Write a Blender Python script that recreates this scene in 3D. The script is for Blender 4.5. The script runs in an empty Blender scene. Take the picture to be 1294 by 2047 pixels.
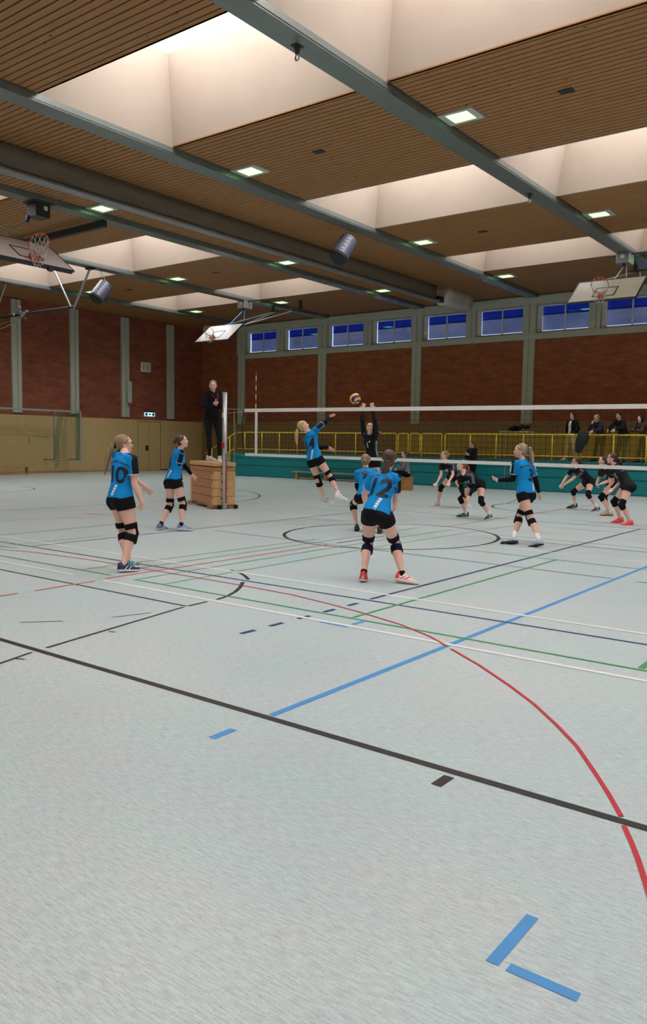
import bpy, bmesh, math, random
import numpy as np
from mathutils import Vector, Matrix
from mathutils.bvhtree import BVHTree
random.seed(7)
S = bpy.context.scene
COL = S.collection
V = lambda *a: np.array(a, float)

# ------------------------------------------------------------------ camera, world, exposure
YAW, PITCH, ROLL, FPX, EYE = 0.6503, -0.0868, 0.0161, 1601.0, 1.57
def cam_axes():
    cy, sy, cp, sp = math.cos(YAW), math.sin(YAW), math.cos(PITCH), math.sin(PITCH)
    d = V(-sy*cp, cy*cp, sp); r = V(cy, sy, 0); u = np.cross(r, d)
    cr, sr = math.cos(ROLL), math.sin(ROLL)
    return cr*r+sr*u, -sr*r+cr*u, d
CR, CU, CD = cam_axes()
cd = bpy.data.cameras.new('camera'); cam = bpy.data.objects.new('camera', cd); COL.objects.link(cam)
cam.matrix_world = Matrix(((CR[0], CU[0], -CD[0], 0), (CR[1], CU[1], -CD[1], 0), (CR[2], CU[2], -CD[2], EYE), (0, 0, 0, 1)))
cd.sensor_fit = 'VERTICAL'; cd.sensor_height = 36.0; cd.lens = 36.0*FPX/2047.0
cd.clip_start = 0.05; cd.clip_end = 200
S.camera = cam
S.view_settings.view_transform = 'Standard'; S.view_settings.look = 'None'
S.view_settings.gamma = 1; S.view_settings.use_curve_mapping = False
S.view_settings.exposure = 0.07
W = bpy.data.worlds.new('overcast_sky'); S.world = W; W.use_nodes = True
W.node_tree.nodes['Background'].inputs[0].default_value = (0.5, 0.6, 0.85, 1)
W.node_tree.nodes['Background'].inputs[1].default_value = 1.5
SKYLIGHT = 11.4          # overcast daylight coming through the opal skylight panes
LAMP = 4.2              # ceiling lamps
S.cycles.max_bounces = 7; S.cycles.diffuse_bounces = 4; S.cycles.glossy_bounces = 3
S.cycles.transparent_max_bounces = 12; S.cycles.caustics_reflective = False; S.cycles.caustics_refractive = False
S.cycles.sample_clamp_indirect = 6.0

# ------------------------------------------------------------------ helpers
def tag(o, label=None, cat=None, group=None, kind=None):
    if label: o['label'] = label
    if cat: o['category'] = cat
    if group: o['group'] = group
    if kind: o['kind'] = kind
    return o
def empty(name, loc, label, cat, group=None, rz=0.0):
    o = bpy.data.objects.new(name, None); COL.objects.link(o); o.location = loc; o.rotation_euler = (0, 0, rz)
    o.empty_display_size = 0.1
    return tag(o, label, cat, group)
class MB:
    """collects shapes into one mesh"""
    def __init__(s, off=(0, 0, 0)): s.v = []; s.f = []; s.m = []; s.off = np.array(off, float)
    def add(s, vs, fs, mi=0):
        b = len(s.v); s.v += [tuple(np.asarray(p, float)-s.off) for p in vs]
        s.f += [tuple(b+i for i in f) for f in fs]; s.m += [mi]*len(fs); return s
    def box(s, x0, x1, y0, y1, z0, z1, mi=0):
        vs = [(x, y, z) for z in (z0, z1) for y in (y0, y1) for x in (x0, x1)]
        return s.add(vs, [(0, 2, 3, 1), (4, 5, 7, 6), (0, 1, 5, 4), (2, 6, 7, 3), (0, 4, 6, 2), (1, 3, 7, 5)], mi)
    def obox(s, c, ax, hs, mi=0):
        c = np.array(c, float); ax = [np.array(a, float) for a in ax]
        vs = [c+ax[0]*hs[0]*i+ax[1]*hs[1]*j+ax[2]*hs[2]*k for k in (-1, 1) for j in (-1, 1) for i in (-1, 1)]
        return s.add(vs, [(0, 2, 3, 1), (4, 5, 7, 6), (0, 1, 5, 4), (2, 6, 7, 3), (0, 4, 6, 2), (1, 3, 7, 5)], mi)
    def rings(s, R, mi=0, cap=True):
        n = len(R[0]); vs = [p for r in R for p in r]; fs = []
        for k in range(len(R)-1):
            for i in range(n):
                j = (i+1) % n; fs.append((k*n+i, k*n+j, (k+1)*n+j, (k+1)*n+i))
        if cap:
            fs.append(tuple(range(n))[::-1]); fs.append(tuple((len(R)-1)*n+i for i in range(n)))
        return s.add(vs, fs, mi)
    def tube(s, pts, rad, n=10, mi=0, flat=1.0, up=None, cap=True):
        pts = [np.array(p, float) for p in pts]
        if not hasattr(rad, '__len__'): rad = [rad]*len(pts)
        R = []; prev = None
        for i, p in enumerate(pts):
            t = pts[min(i+1, len(pts)-1)]-pts[max(i-1, 0)]; t = t/(np.linalg.norm(t)+1e-9)
            if prev is None:
                a = np.array(up, float) if up is not None else (V(0, 0, 1) if abs(t[2]) < .9 else V(1, 0, 0))
            else: a = prev
            a = a-t*(a@t); a = a/(np.linalg.norm(a)+1e-9); prev = a; b = np.cross(t, a)
            r = rad[i]; ra, rb = (r if hasattr(r, '__len__') else (r, r*flat))
            R.append([p+a*ra*math.cos(q)+b*rb*math.sin(q) for q in [2*math.pi*k/n for k in range(n)]])
        return s.rings(R, mi, cap)
    def ell(s, c, r, R=None, nu=16, nv=10, mi=0):
        c = np.array(c, float); R = np.eye(3) if R is None else R
        vs = [c+R@V(0, 0, r[2])]
        for j in range(1, nv):
            th = math.pi*j/nv
            for i in range(nu):
                ph = 2*math.pi*i/nu
                vs.append(c+R@V(r[0]*math.sin(th)*math.cos(ph), r[1]*math.sin(th)*math.sin(ph), r[2]*math.cos(th)))
        vs.append(c-R@V(0, 0, r[2])); fs = []
        for i in range(nu): fs.append((0, 1+i, 1+(i+1) % nu))
        for j in range(nv-2):
            for i in range(nu):
                a = 1+j*nu+i; b = 1+j*nu+(i+1) % nu; fs.append((a, a+nu, b+nu, b))
        L = len(vs)-1
        for i in range(nu): fs.append((L, 1+(nv-2)*nu+(i+1) % nu, 1+(nv-2)*nu+i))
        return s.add(vs, fs, mi)
    def strip(s, pts, w, z=0.0, mi=0):
        """flat band following 2D points"""
        pts = [np.array(p, float) for p in pts]; L = []; Rr = []
        for i, p in enumerate(pts):
            t = pts[min(i+1, len(pts)-1)]-pts[max(i-1, 0)]; t = t/np.linalg.norm(t); n = V(-t[1], t[0])*w/2
            L.append((p[0]+n[0], p[1]+n[1], z)); Rr.append((p[0]-n[0], p[1]-n[1], z))
        k = len(pts)
        return s.add(L+Rr, [(i, k+i, k+i+1, i+1) for i in range(k-1)], mi)
    def mesh(s, name, mats, smooth=False):
        me = bpy.data.meshes.new(name); me.from_pydata(s.v, [], s.f); me.update()
        for m in (mats if isinstance(mats, (list, tuple)) else [mats]): me.materials.append(m)
        me.polygons.foreach_set('material_index', s.m)
        if smooth: me.polygons.foreach_set('use_smooth', [True]*len(me.polygons))
        return me
    def build(s, name, mats, parent=None, smooth=False, bevel=0, fix=True):
        me = s.mesh(name, mats, smooth)
        if fix:
            bm = bmesh.new(); bm.from_mesh(me); bmesh.ops.recalc_face_normals(bm, faces=bm.faces); bm.to_mesh(me); bm.free()
        o = bpy.data.objects.new(name, me); COL.objects.link(o)
        if parent is not None: o.parent = parent
        if bevel:
            b = o.modifiers.new('bevel', 'BEVEL'); b.width = bevel; b.segments = 2; b.limit_method = 'ANGLE'
        return o
def voxel(mb, name, mat, parent, size=.008, smooth=3):
    """one continuous surface over overlapping shapes"""
    me = mb.mesh(name, mat); o = bpy.data.objects.new(name, me); COL.objects.link(o)
    r = o.modifiers.new('r', 'REMESH'); r.mode = 'VOXEL'; r.voxel_size = size; r.use_smooth_shade = True
    if smooth:
        q = o.modifiers.new('s', 'SMOOTH'); q.factor = .5; q.iterations = smooth
    dg = bpy.context.evaluated_depsgraph_get(); dg.update()
    new = bpy.data.meshes.new_from_object(o.evaluated_get(dg), depsgraph=dg)
    new.name = name; o.modifiers.clear(); o.data = new; bpy.data.meshes.remove(me)
    new.materials.clear(); new.materials.append(mat)
    o.parent = parent
    return o

# ------------------------------------------------------------------ materials
def lin(c): return tuple(((x/255)/12.92 if x/255 <= .04045 else ((x/255+.055)/1.055)**2.4) for x in c)+(1,)
def mat(name, rgb, rough=.6, metal=0, var=0.0, vscale=8, bump=0.0, bscale=60, spec=.5, emis=None, es=0, sheen=0):
    m = bpy.data.materials.new(name); m.use_nodes = True; nt = m.node_tree; b = nt.nodes['Principled BSDF']
    b.inputs['Roughness'].default_value = rough; b.inputs['Metallic'].default_value = metal
    b.inputs['Specular IOR Level'].default_value = spec
    if sheen: b.inputs['Sheen Weight'].default_value = sheen
    tc = nt.nodes.new('ShaderNodeTexCoord'); c = lin(rgb)
    n = nt.nodes.new('ShaderNodeTexNoise'); n.inputs['Scale'].default_value = vscale; n.inputs['Detail'].default_value = 4
    nt.links.new(tc.outputs['Object'], n.inputs['Vector'])
    rp = nt.nodes.new('ShaderNodeValToRGB'); v = max(var, .02)
    rp.color_ramp.elements[0].position = .3; rp.color_ramp.elements[1].position = .7
    rp.color_ramp.elements[0].color = tuple(x*(1-v) for x in c[:3])+(1,)
    rp.color_ramp.elements[1].color = tuple(min(1, x*(1+v)) for x in c[:3])+(1,)
    nt.links.new(n.outputs['Fac'], rp.inputs[0]); nt.links.new(rp.outputs[0], b.inputs['Base Color'])
    if bump:
        n2 = nt.nodes.new('ShaderNodeTexNoise'); n2.inputs['Scale'].default_value = bscale; n2.inputs['Detail'].default_value = 3
        nt.links.new(tc.outputs['Object'], n2.inputs['Vector'])
        bp = nt.nodes.new('ShaderNodeBump'); bp.inputs['Strength'].default_value = bump; bp.inputs['Distance'].default_value = .01
        nt.links.new(n2.outputs['Fac'], bp.inputs['Height']); nt.links.new(bp.outputs[0], b.inputs['Normal'])
    if emis:
        b.inputs['Emission Color'].default_value = emis; b.inputs['Emission Strength'].default_value = es
    return m
def brick_mat(name, axis, base, dark, mortar):
    m = bpy.data.materials.new(name); m.use_nodes = True; nt = m.node_tree; b = nt.nodes['Principled BSDF']; b.inputs['Roughness'].default_value = .85
    tc = nt.nodes.new('ShaderNodeTexCoord'); sp = nt.nodes.new('ShaderNodeSeparateXYZ'); cb = nt.nodes.new('ShaderNodeCombineXYZ')
    nt.links.new(tc.outputs['Object'], sp.inputs[0]); nt.links.new(sp.outputs[axis], cb.inputs[0]); nt.links.new(sp.outputs[2], cb.inputs[1])
    br = nt.nodes.new('ShaderNodeTexBrick'); br.inputs['Scale'].default_value = 1
    br.inputs['Brick Width'].default_value = .25; br.inputs['Row Height'].default_value = .075; br.inputs['Mortar Size'].default_value = .007
    br.inputs['Color1'].default_value = lin(base); br.inputs['Color2'].default_value = lin(dark); br.inputs['Mortar'].default_value = lin(mortar)
    br.inputs['Bias'].default_value = -.2
    nt.links.new(cb.outputs[0], br.inputs[0])
    n = nt.nodes.new('ShaderNodeTexNoise'); n.inputs['Scale'].default_value = 1.3; n.inputs['Detail'].default_value = 8
    mp = nt.nodes.new('ShaderNodeMapping'); mp.inputs['Scale'].default_value = (1, 1, 3); nt.links.new(tc.outputs['Object'], mp.inputs[0]); nt.links.new(mp.outputs[0], n.inputs['Vector'])
    mx = nt.nodes.new('ShaderNodeMix'); mx.data_type = 'RGBA'; mx.blend_type = 'MULTIPLY'; mx.inputs[0].default_value = .7
    rp = nt.nodes.new('ShaderNodeValToRGB'); rp.color_ramp.elements[0].position = .3; rp.color_ramp.elements[0].color = (.6, .6, .6, 1); rp.color_ramp.elements[1].position = .7; rp.color_ramp.elements[1].color = (1.2, 1.15, 1.1, 1)
    nt.links.new(n.outputs['Fac'], rp.inputs[0]); nt.links.new(br.outputs[0], mx.inputs[6]); nt.links.new(rp.outputs[0], mx.inputs[7]); nt.links.new(mx.outputs[2], b.inputs['Base Color'])
    bp = nt.nodes.new('ShaderNodeBump'); bp.inputs['Strength'].default_value = .4; bp.inputs['Distance'].default_value = .01; nt.links.new(br.outputs['Fac'], bp.inputs['Height']); bp.invert = True
    nt.links.new(bp.outputs[0], b.inputs['Normal'])
    return m
def wood_mat(name, c1, c2, scale=(1, 12, 12), rough=.55, knots=False, spec=.4):
    m = bpy.data.materials.new(name); m.use_nodes = True; nt = m.node_tree; b = nt.nodes['Principled BSDF']; b.inputs['Roughness'].default_value = rough
    b.inputs['Specular IOR Level'].default_value = spec
    tc = nt.nodes.new('ShaderNodeTexCoord'); mp = nt.nodes.new('ShaderNodeMapping'); mp.inputs['Scale'].default_value = scale
    n = nt.nodes.new('ShaderNodeTexNoise'); n.inputs['Scale'].default_value = 2; n.inputs['Detail'].default_value = 6; n.inputs['Distortion'].default_value = .4
    nt.links.new(tc.outputs['Object'], mp.inputs[0]); nt.links.new(mp.outputs[0], n.inputs['Vector'])
    rp = nt.nodes.new('ShaderNodeValToRGB'); rp.color_ramp.elements[0].position = .3; rp.color_ramp.elements[1].position = .7
    rp.color_ramp.elements[0].color = lin(c1); rp.color_ramp.elements[1].color = lin(c2)
    nt.links.new(n.outputs['Fac'], rp.inputs[0])
    out = rp.outputs[0]
    if knots:
        vo = nt.nodes.new('ShaderNodeTexVoronoi'); vo.inputs['Scale'].default_value = 1.6
        mk = nt.nodes.new('ShaderNodeMapping'); mk.inputs['Scale'].default_value = (1, 1.6, 1); nt.links.new(tc.outputs['Object'], mk.inputs[0]); nt.links.new(mk.outputs[0], vo.inputs['Vector'])
        r2 = nt.nodes.new('ShaderNodeValToRGB'); r2.color_ramp.elements[0].position = .03; r2.color_ramp.elements[0].color = (.25, .2, .15, 1); r2.color_ramp.elements[1].position = .07; r2.color_ramp.elements[1].color = (1, 1, 1, 1)
        nt.links.new(vo.outputs['Distance'], r2.inputs[0])
        mx = nt.nodes.new('ShaderNodeMix'); mx.data_type = 'RGBA'; mx.blend_type = 'MULTIPLY'; mx.inputs[0].default_value = 1
        nt.links.new(out, mx.inputs[6]); nt.links.new(r2.outputs[0], mx.inputs[7]); out = mx.outputs[2]
    nt.links.new(out, b.inputs['Base Color'])
    return m
def floor_mat():
    m = bpy.data.materials.new('linoleum'); m.use_nodes = True; nt = m.node_tree; b = nt.nodes['Principled BSDF']
    b.inputs['Roughness'].default_value = .34; b.inputs['Specular IOR Level'].default_value = .35
    tc = nt.nodes.new('ShaderNodeTexCoord')
    def noise(sc, scale, det=3, pos=(.35, .65), cols=((.9,)*3, (1.1,)*3)):
        mp = nt.nodes.new('ShaderNodeMapping'); mp.inputs['Scale'].default_value = sc
        n = nt.nodes.new('ShaderNodeTexNoise'); n.inputs['Scale'].default_value = scale; n.inputs['Detail'].default_value = det
        nt.links.new(tc.outputs['Object'], mp.inputs[0]); nt.links.new(mp.outputs[0], n.inputs['Vector'])
        r = nt.nodes.new('ShaderNodeValToRGB'); r.color_ramp.elements[0].position, r.color_ramp.elements[1].position = pos
        r.color_ramp.elements[0].color = cols[0]+(1,); r.color_ramp.elements[1].color = cols[1]+(1,)
        nt.links.new(n.outputs['Fac'], r.inputs[0]); return r.outputs[0]
    def mul(a, c, f=1.0):
        mx = nt.nodes.new('ShaderNodeMix'); mx.data_type = 'RGBA'; mx.blend_type = 'MULTIPLY'; mx.inputs[0].default_value = f
        nt.links.new(a, mx.inputs[6]); nt.links.new(c, mx.inputs[7]); return mx.outputs[2]
    base = noise((1, 1, 1), .5, 4, cols=(lin((185, 200, 200))[:3], lin((197, 205, 203))[:3]))
    o = mul(base, noise((13, 100, 1), 1.2, 6, (.36, .62), ((.85, .86, .86), (1.09, 1.09, 1.08))))
    o = mul(o, noise((34, 290, 1), 1, 2, (.27, .36), ((.48, .48, .48), (1, 1, 1))))
    o = mul(o, noise((20, 190, 1), 1.3, 3, (.63, .74), ((1, 1, 1), (1.22, 1.2, 1.18))))
    o = mul(o, noise((90, 260, 1), 1, 2, (.3, .7), ((.9, .9, .9), (1.08, 1.08, 1.08))))
    o = mul(o, noise((1, 1, 1), 2.2, 6, (.2, .32), ((.93, .93, .92), (1, 1, 1)))); o = mul(o, noise((1, 1.6, 1), 1.7, 3, (.35, .65), ((.98, 1.02, 1.01), (1.03, .985, 1.0))))
    nt.links.new(o, b.inputs['Base Color'])
    return m
def emis_mat(name, rgb, s):
    m = bpy.data.materials.new(name); m.use_nodes = True; nt = m.node_tree
    nt.nodes.remove(nt.nodes['Principled BSDF']); e = nt.nodes.new('ShaderNodeEmission'); e.inputs[0].default_value = rgb; e.inputs[1].default_value = s
    n = nt.nodes.new('ShaderNodeTexNoise'); n.inputs['Scale'].default_value = 3; mx = nt.nodes.new('ShaderNodeMix'); mx.data_type = 'RGBA'
    mx.inputs[6].default_value = rgb; mx.inputs[7].default_value = tuple(x*.93 for x in rgb[:3])+(1,); nt.links.new(n.outputs['Fac'], mx.inputs[0]); nt.links.new(mx.outputs[2], e.inputs[0])
    nt.links.new(e.outputs[0], nt.nodes['Material Output'].inputs[0]); return m
def glass_mat(name, tint=(.86, .92, 1, 1)):
    m = bpy.data.materials.new(name); m.use_nodes = True; nt = m.node_tree; nt.nodes.remove(nt.nodes['Principled BSDF'])
    t = nt.nodes.new('ShaderNodeBsdfTransparent'); t.inputs[0].default_value = tint; g = nt.nodes.new('ShaderNodeBsdfGlossy'); g.inputs['Roughness'].default_value = .02
    n = nt.nodes.new('ShaderNodeTexNoise'); n.inputs['Scale'].default_value = 2
    fr = nt.nodes.new('ShaderNodeFresnel'); fr.inputs[0].default_value = 1.75; mx = nt.nodes.new('ShaderNodeMixShader')
    ad = nt.nodes.new('ShaderNodeMath'); ad.operation = 'MULTIPLY_ADD'; ad.inputs[1].default_value = .02; nt.links.new(n.outputs['Fac'], ad.inputs[0]); nt.links.new(fr.outputs[0], ad.inputs[2])
    nt.links.new(ad.outputs[0], mx.inputs[0]); nt.links.new(t.outputs[0], mx.inputs[1]); nt.links.new(g.outputs[0], mx.inputs[2]); nt.links.new(mx.outputs[0], nt.nodes['Material Output'].inputs[0])
    return m
def blind_mat(name, rgb):
    m = mat(name, rgb, .8, 0, .1, 1.5); nt = m.node_tree; b = nt.nodes['Principled BSDF']; t = nt.nodes.new('ShaderNodeBsdfTranslucent'); mx = nt.nodes.new('ShaderNodeMixShader'); mx.inputs[0].default_value = .6
    nt.links.new(b.inputs['Base Color'].links[0].from_socket, t.inputs[0]); nt.links.new(b.outputs[0], mx.inputs[1]); nt.links.new(t.outputs[0], mx.inputs[2]); nt.links.new(mx.outputs[0], nt.nodes['Material Output'].inputs[0]); return m

M = dict(
 floor=floor_mat(),
 brick_y=brick_mat('brick_left', 1, (162, 92, 68), (142, 76, 58), (126, 82, 66)),
 brick_x=brick_mat('brick_window', 0, (178, 104, 68), (156, 88, 58), (138, 94, 68)),
 slat=wood_mat('spruce_slat', (148, 104, 66), (168, 122, 80), (1.2, 18, 18), .6, True, .25),
 slatback=mat('ceiling_void', (38, 26, 18), .9),
 beam=mat('beam_paint', (104, 112, 109), .26, 0, .05, 4, 0, 60, .9),
 shaft=mat('shaft_plaster', (190, 172, 156), .8, 0, .03, 2),
 opal=emis_mat('opal_pane', (.93, .96, 1.0, 1), SKYLIGHT),
 alu=mat('aluminium', (170, 172, 175), .35, .9, .04, 20),
 white=mat('white_paint', (232, 232, 230), .5, 0, .03),
 concrete=mat('grey_paint_column', (192, 198, 186), .7, 0, .05, 6, .1),
 oak=wood_mat('panel_oak', (206, 178, 124), (218, 190, 136), (2, 2, 10), .6),
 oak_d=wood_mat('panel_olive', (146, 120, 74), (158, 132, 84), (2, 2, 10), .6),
 skirt=wood_mat('skirting', (190, 150, 110), (200, 160, 120), (1, 1, 1), .5),
 teal=mat('teal_paint', (0, 132, 140), .45, 0, .05, 1.5),
 tealdark=mat('teal_groove', (4, 50, 58), .6),
 deck=mat('deck_floor', (92, 76, 66), .7, 0, .1),
 yellow=mat('yellow_paint', (232, 200, 40), .4, 0, .04),
 black=mat('black_plastic', (22, 22, 24), .5),
 rubber=mat('rubber', (14, 14, 15), .8),
 steel=mat('galvanised_steel', (150, 154, 156), .4, .6, .08, 12),
 dsteel=mat('dark_steel', (60, 62, 60), .5, .4, .08, 12),
 lampframe=mat('lamp_frame', (190, 192, 188), .45, .1),
 lampglow=emis_mat('lamp_glow', (.36, 1.0, .22, 1), LAMP),
 line_white=mat('line_white', (232, 232, 226), .4, 0, .03), line_black=mat('line_black', (44, 40, 40), .45, 0, .06),
 line_green=mat('line_green', (66, 150, 84), .4, 0, .05), line_navy=mat('line_navy', (44, 58, 108), .4, 0, .05),
 line_blue=mat('line_blue', (74, 148, 208), .4, 0, .04), line_red=mat('line_red', (192, 46, 60), .4, 0, .05),
 line_coral=mat('line_coral', (214, 96, 80), .4, 0, .05), line_orange=mat('line_orange', (206, 156, 120), .4, 0, .05), patch=mat('lino_patch', (182, 198, 188), .4, 0, .04, 40),
 glass=glass_mat('window_glass'),
 canvas=mat('curtain_vinyl', (118, 110, 98), .75, 0, .08, 2.5, .3, 6), canvas2=mat('curtain_vinyl_light', (212, 208, 200), .7, 0, .05, 3, .3, 8),
 board=mat('backboard_white', (250, 242, 242), .35, 0, .02, 3), boardline=mat('board_line', (40, 40, 40), .5), rim=mat('rim_orange', (206, 84, 50), .5), cord=mat('net_cord', (214, 206, 196), .8),
 spk=mat('speaker_shell', (88, 88, 102), .45, .2, .05), spkd=mat('speaker_grille', (26, 32, 36), .7),
 boxwood=wood_mat('vault_wood', (172, 112, 62), (196, 138, 84), (3, 3, 18), .4), boxlight=wood_mat('vault_ash', (206, 160, 104), (218, 176, 122), (3, 3, 10), .4),
 benchwood=wood_mat('bench_wood', (176, 136, 86), (198, 158, 106), (3, 14, 14), .45),
 vnet=mat('net_twine', (20, 20, 22), .9), tape=mat('net_tape', (226, 222, 216), .7, 0, .03), red=mat('red_paint', (190, 36, 40), .5), greennet=mat('green_twine', (70, 120, 84), .9, 0, .05), thin=mat('light_twine', (150, 140, 112), .9),
 pole=mat('pole_alu', (196, 198, 202), .35, .5, .03, 10), strap=mat('pale_strap', (120, 160, 130), .8),
 exitlit=emis_mat('exit_panel', (.55, .85, 1, 1), 1.4), exitgreen=mat('exit_green', (20, 110, 90), .6),
 blindblue=blind_mat('blind_blue', (66, 108, 190)), blindlav=blind_mat('blind_lavender', (176, 180, 196)), recess=mat('reveal_dark', (90, 88, 80), .8),
 ball_y=mat('ball_yellow', (240, 186, 60), .45), ball_b=mat('ball_blue', (52, 44, 120), .45),
)

# ------------------------------------------------------------------ the hall
XL, XR, YN, YF = -31.8, 9.0, -5.0, 30.8       # left wall, right wall, near wall, window wall
ZC, ZB = 7.53, 7.40                            # slat ceiling, beam undersides
WAIN = 2.55
def struct(mb, name, mats, label=None, **k):
    o = mb.build(name, mats, **k); tag(o, label, None, None, 'structure'); return o

# floor with the painted court lines
fl = struct(MB().box(XL, XR, YN, YF, -.12, 0), 'floor', M['floor'], 'pale grey green linoleum sports floor with coloured court lines')
def arc(cx, cy, r, a0, a1, n=64, ry=None):
    ry = ry or r
    return [(cx+r*math.cos(math.radians(a0+(a1-a0)*i/n)), cy+ry*math.sin(math.radians(a0+(a1-a0)*i/n))) for i in range(n+1)]
def arc3(a, b, c, n):
    ax, ay = a; bx, by = b; cx, cy = c; d = 2*(ax*(by-cy)+bx*(cy-ay)+cx*(ay-by))
    ux = ((ax*ax+ay*ay)*(by-cy)+(bx*bx+by*by)*(cy-ay)+(cx*cx+cy*cy)*(ay-by))/d; uy = ((ax*ax+ay*ay)*(cx-bx)+(bx*bx+by*by)*(ax-cx)+(cx*cx+cy*cy)*(bx-ax))/d
    t0 = math.atan2(ay-uy, ax-ux); t1 = math.atan2(cy-uy, cx-ux); r = math.hypot(ax-ux, ay-uy)
    return [(ux+r*math.cos(t0+(t1-t0)*i/n), uy+r*math.sin(t0+(t1-t0)*i/n)) for i in range(n+8)]
XC = -7.36
def lines(name, m, items, z, label):
    mb = MB()
    for pts, w in items: mb.strip(pts, w, z)
    o = mb.build(name, m, fl, fix=False); o['label'] = label
    return o
lines('black_line', M['line_black'], [([(XL+.5, 3.36), (8, 3.36)], .055), ([(-15.2, 5.18), (-5.56, 5.18)], .035), ([(-4.5, 1.1), (-5.18, 3.30)], .03), ([(-5.21, 3.44), (-5.55, 5.14)], .035), ([(-5.55, 5.20), (-5.57, 5.47)], .04),
  ([(-5.57, 5.60), (-5.62, 5.80), (-5.72, 6.02), (-5.88, 6.27), (-6.06, 6.50)], .045), ([(-6.12, 6.66), (-6.3, 6.8), (-6.5, 6.93), (-6.75, 7.02)], .045),
  ([(-6.11, 3.78), (-5.88, 4.05)], .02), ([(-5.69, 4.42), (-5.58, 4.77)], .02), ([(-5.29, 4.07), (-5.22, 4.09)], .025), ([(-5.11, 3.13), (-5.05, 3.16)], .025),
  ([(-1.84, 3.12), (-1.70, 3.26)], .0), (arc(XC, 11.62, 1.77, 0, 360, 96, 1.95), .06), ([(XC, 10.05), (XC, 11.4)], .045),
  (arc3((-17.67, 18.65), (-15.15, 16.9), (-14.24, 14.68), 60), .05), (arc(XC, 19.75, 1.8, 100, 285, 40), .05), ([(-9.6, 21.9), (-9.1, 20.1)], .04),
  (arc(-23.0, 12.7, 1.8, -30, 100, 30), .05), ([(-14.1, 8.0), (-13.6, 9.4), (-13.2, 10.05)], .03), ([(-16.6, 8.3), (-15.8, 9.6), (-15.7, 11.9), (-15.7, 17)], .04),
  ([(-6.1, 12.99), (8, 12.8)], .03), ([(-5.8, 12.5), (8, 12.3)], .03), ([(-1.735, 3.17), (-1.735, 3.30)], .055)], .0012, 'thin black court lines')
lines('light_blue_line', M['line_blue'], [([(-2.94, 3.40), (-2.94, 24)], .05), ([(-2.98, 3.05), (-2.92, 3.14)], .0), ([(-2.95, 2.93), (-2.95, 3.10)], .05), ([(-.972, 2.16), (-.972, 2.47)], .042), ([(-.925, 2.175), (-.71, 2.175)], .042),
  ([(-4.2, 5.5), (-3.9, 5.49)], .04), ([(-3.92, 5.6), (-3.92, 5.76)], .05)], .0016, 'light blue court line')
lines('navy_line', M['line_navy'], [([(XL+.8, 6.6), (8, 6.57)], .04), ([(-4.44, 6.64), (-4.44, 15.95)], .045), ([(-10.34, 6.64), (-10.40, 15.95)], .04), ([(-9.96, 9.95), (-2.98, 9.65)], .03), ([(-2.7, 9.62), (8, 9.6)], .03), ([(-12, 15.95), (8, 15.92)], .04),
  ([(-11.85, 6.95), (-11.95, 9.3)], .03), ([(-10.62, 6.28), (-10.32, 6.36)], .03)]+[([(-4.42, y), (-4.42, y+.17)], .05) for y in (4.72, 5.08, 5.46, 5.84, 6.22)], .0020, 'navy court line')
lines('green_line', M['line_green'], [([(XL+1, 5.80), (-7.5, 5.80)], .035), ([(-7.07, 5.80), (8, 5.77)], .035), ([(-4.08, 5.83), (-4.08, 10.68)], .035), ([(-1.57, 5.83), (-1.57, 9.75)], .05), ([(-5.7, 10.78), (-2.86, 10.66)], .03), ([(-2.8, 10.64), (8, 10.6)], .03),
  ([(-8.06, 5.83), (-7.9, 10.3)], .025), ([(-7.66, 6.4), (-7.64, 13)], .025), ([(-7.05, 5.83), (-7.08, 9.6), (-7.02, 13.2)], .025), ([(-6.6, 5.83), (-6.66, 10), (-6.5, 14.7)], .025), ([(-10.66, 6.3), (-10.66, 8.2)], .02), ([(-15, 10.9), (-5.9, 14.96)], .0), ([(-5.9, 14.96), (6, 15.0)], .03), ([(-15, 15), (-9, 15)], .025)], .0024, 'green court line')
lines('white_line', M['line_white'], [([(XL+1, 5.535), (-7.82, 5.535)], .05), ([(-7.28, 5.535), (8, 5.535)], .05), ([(XL+1, 6.96), (8, 6.95)], .05), ([(-20, 11.6), (-8.3, 11.5)], .04), ([(-6.3, 11.42), (-4.5, 11.38), (8, 11.0)], .04), ([(-6.4, 15.66), (8, 15.66)], .04), ([(-14, 17.07), (8, 17.03)], .05), ([(-30, 17.4), (-22, 17.2)], .03)], .0028, 'white court line')
lines('coral_line', M['line_coral'], [([(XC+.01, 5.62), (XC, 9.8)], .035), ([(-7.28, 4.68), (-7.30, 5.44)], .035), ([(-7.27, 3.9), (-7.28, 4.49)], .035), ([(-7.36, 13.6), (-7.3, 21.6)], .03)], .0032, 'coral red court line')
lines('orange_line', M['line_orange'], [([(-14.1, 10.25), (-13.55, 10.5)], .12), ([(-22, 20.5), (-23.5, 24.5)], .05), ([(-26, 14), (-29, 20)], .03)], .0036, 'pale orange court line')
ra = [(-13.5, 5.0), (-12, 5.6), (-10.9, 5.98), (-10.35, 6.13), (-9.73, 6.28), (-8.9, 6.35), (-8.13, 6.37), (-7.2, 6.36), (-6.4, 6.35), (-5.85, 6.33), (-5.18, 6.29), (-4.6, 6.17), (-4.14, 6.05), (-3.6, 5.87), (-3.19, 5.66), (-2.93, 5.47)]
rb = [(-2.87, 5.42), (-2.5, 5.15), (-2.12, 4.83), (-1.85, 4.58), (-1.61, 4.32), (-1.4, 4.07), (-1.21, 3.79), (-1.08, 3.59), (-.965, 3.40)]
lines('red_line', M['line_red'], [(ra, .022), (rb, .022), ([(-.93, 3.32), (-.86, 3.19), (-.8, 3.07), (-.7, 2.85), (-.6, 2.6)], .022)], .0040, 'thin curved red court line')
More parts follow.
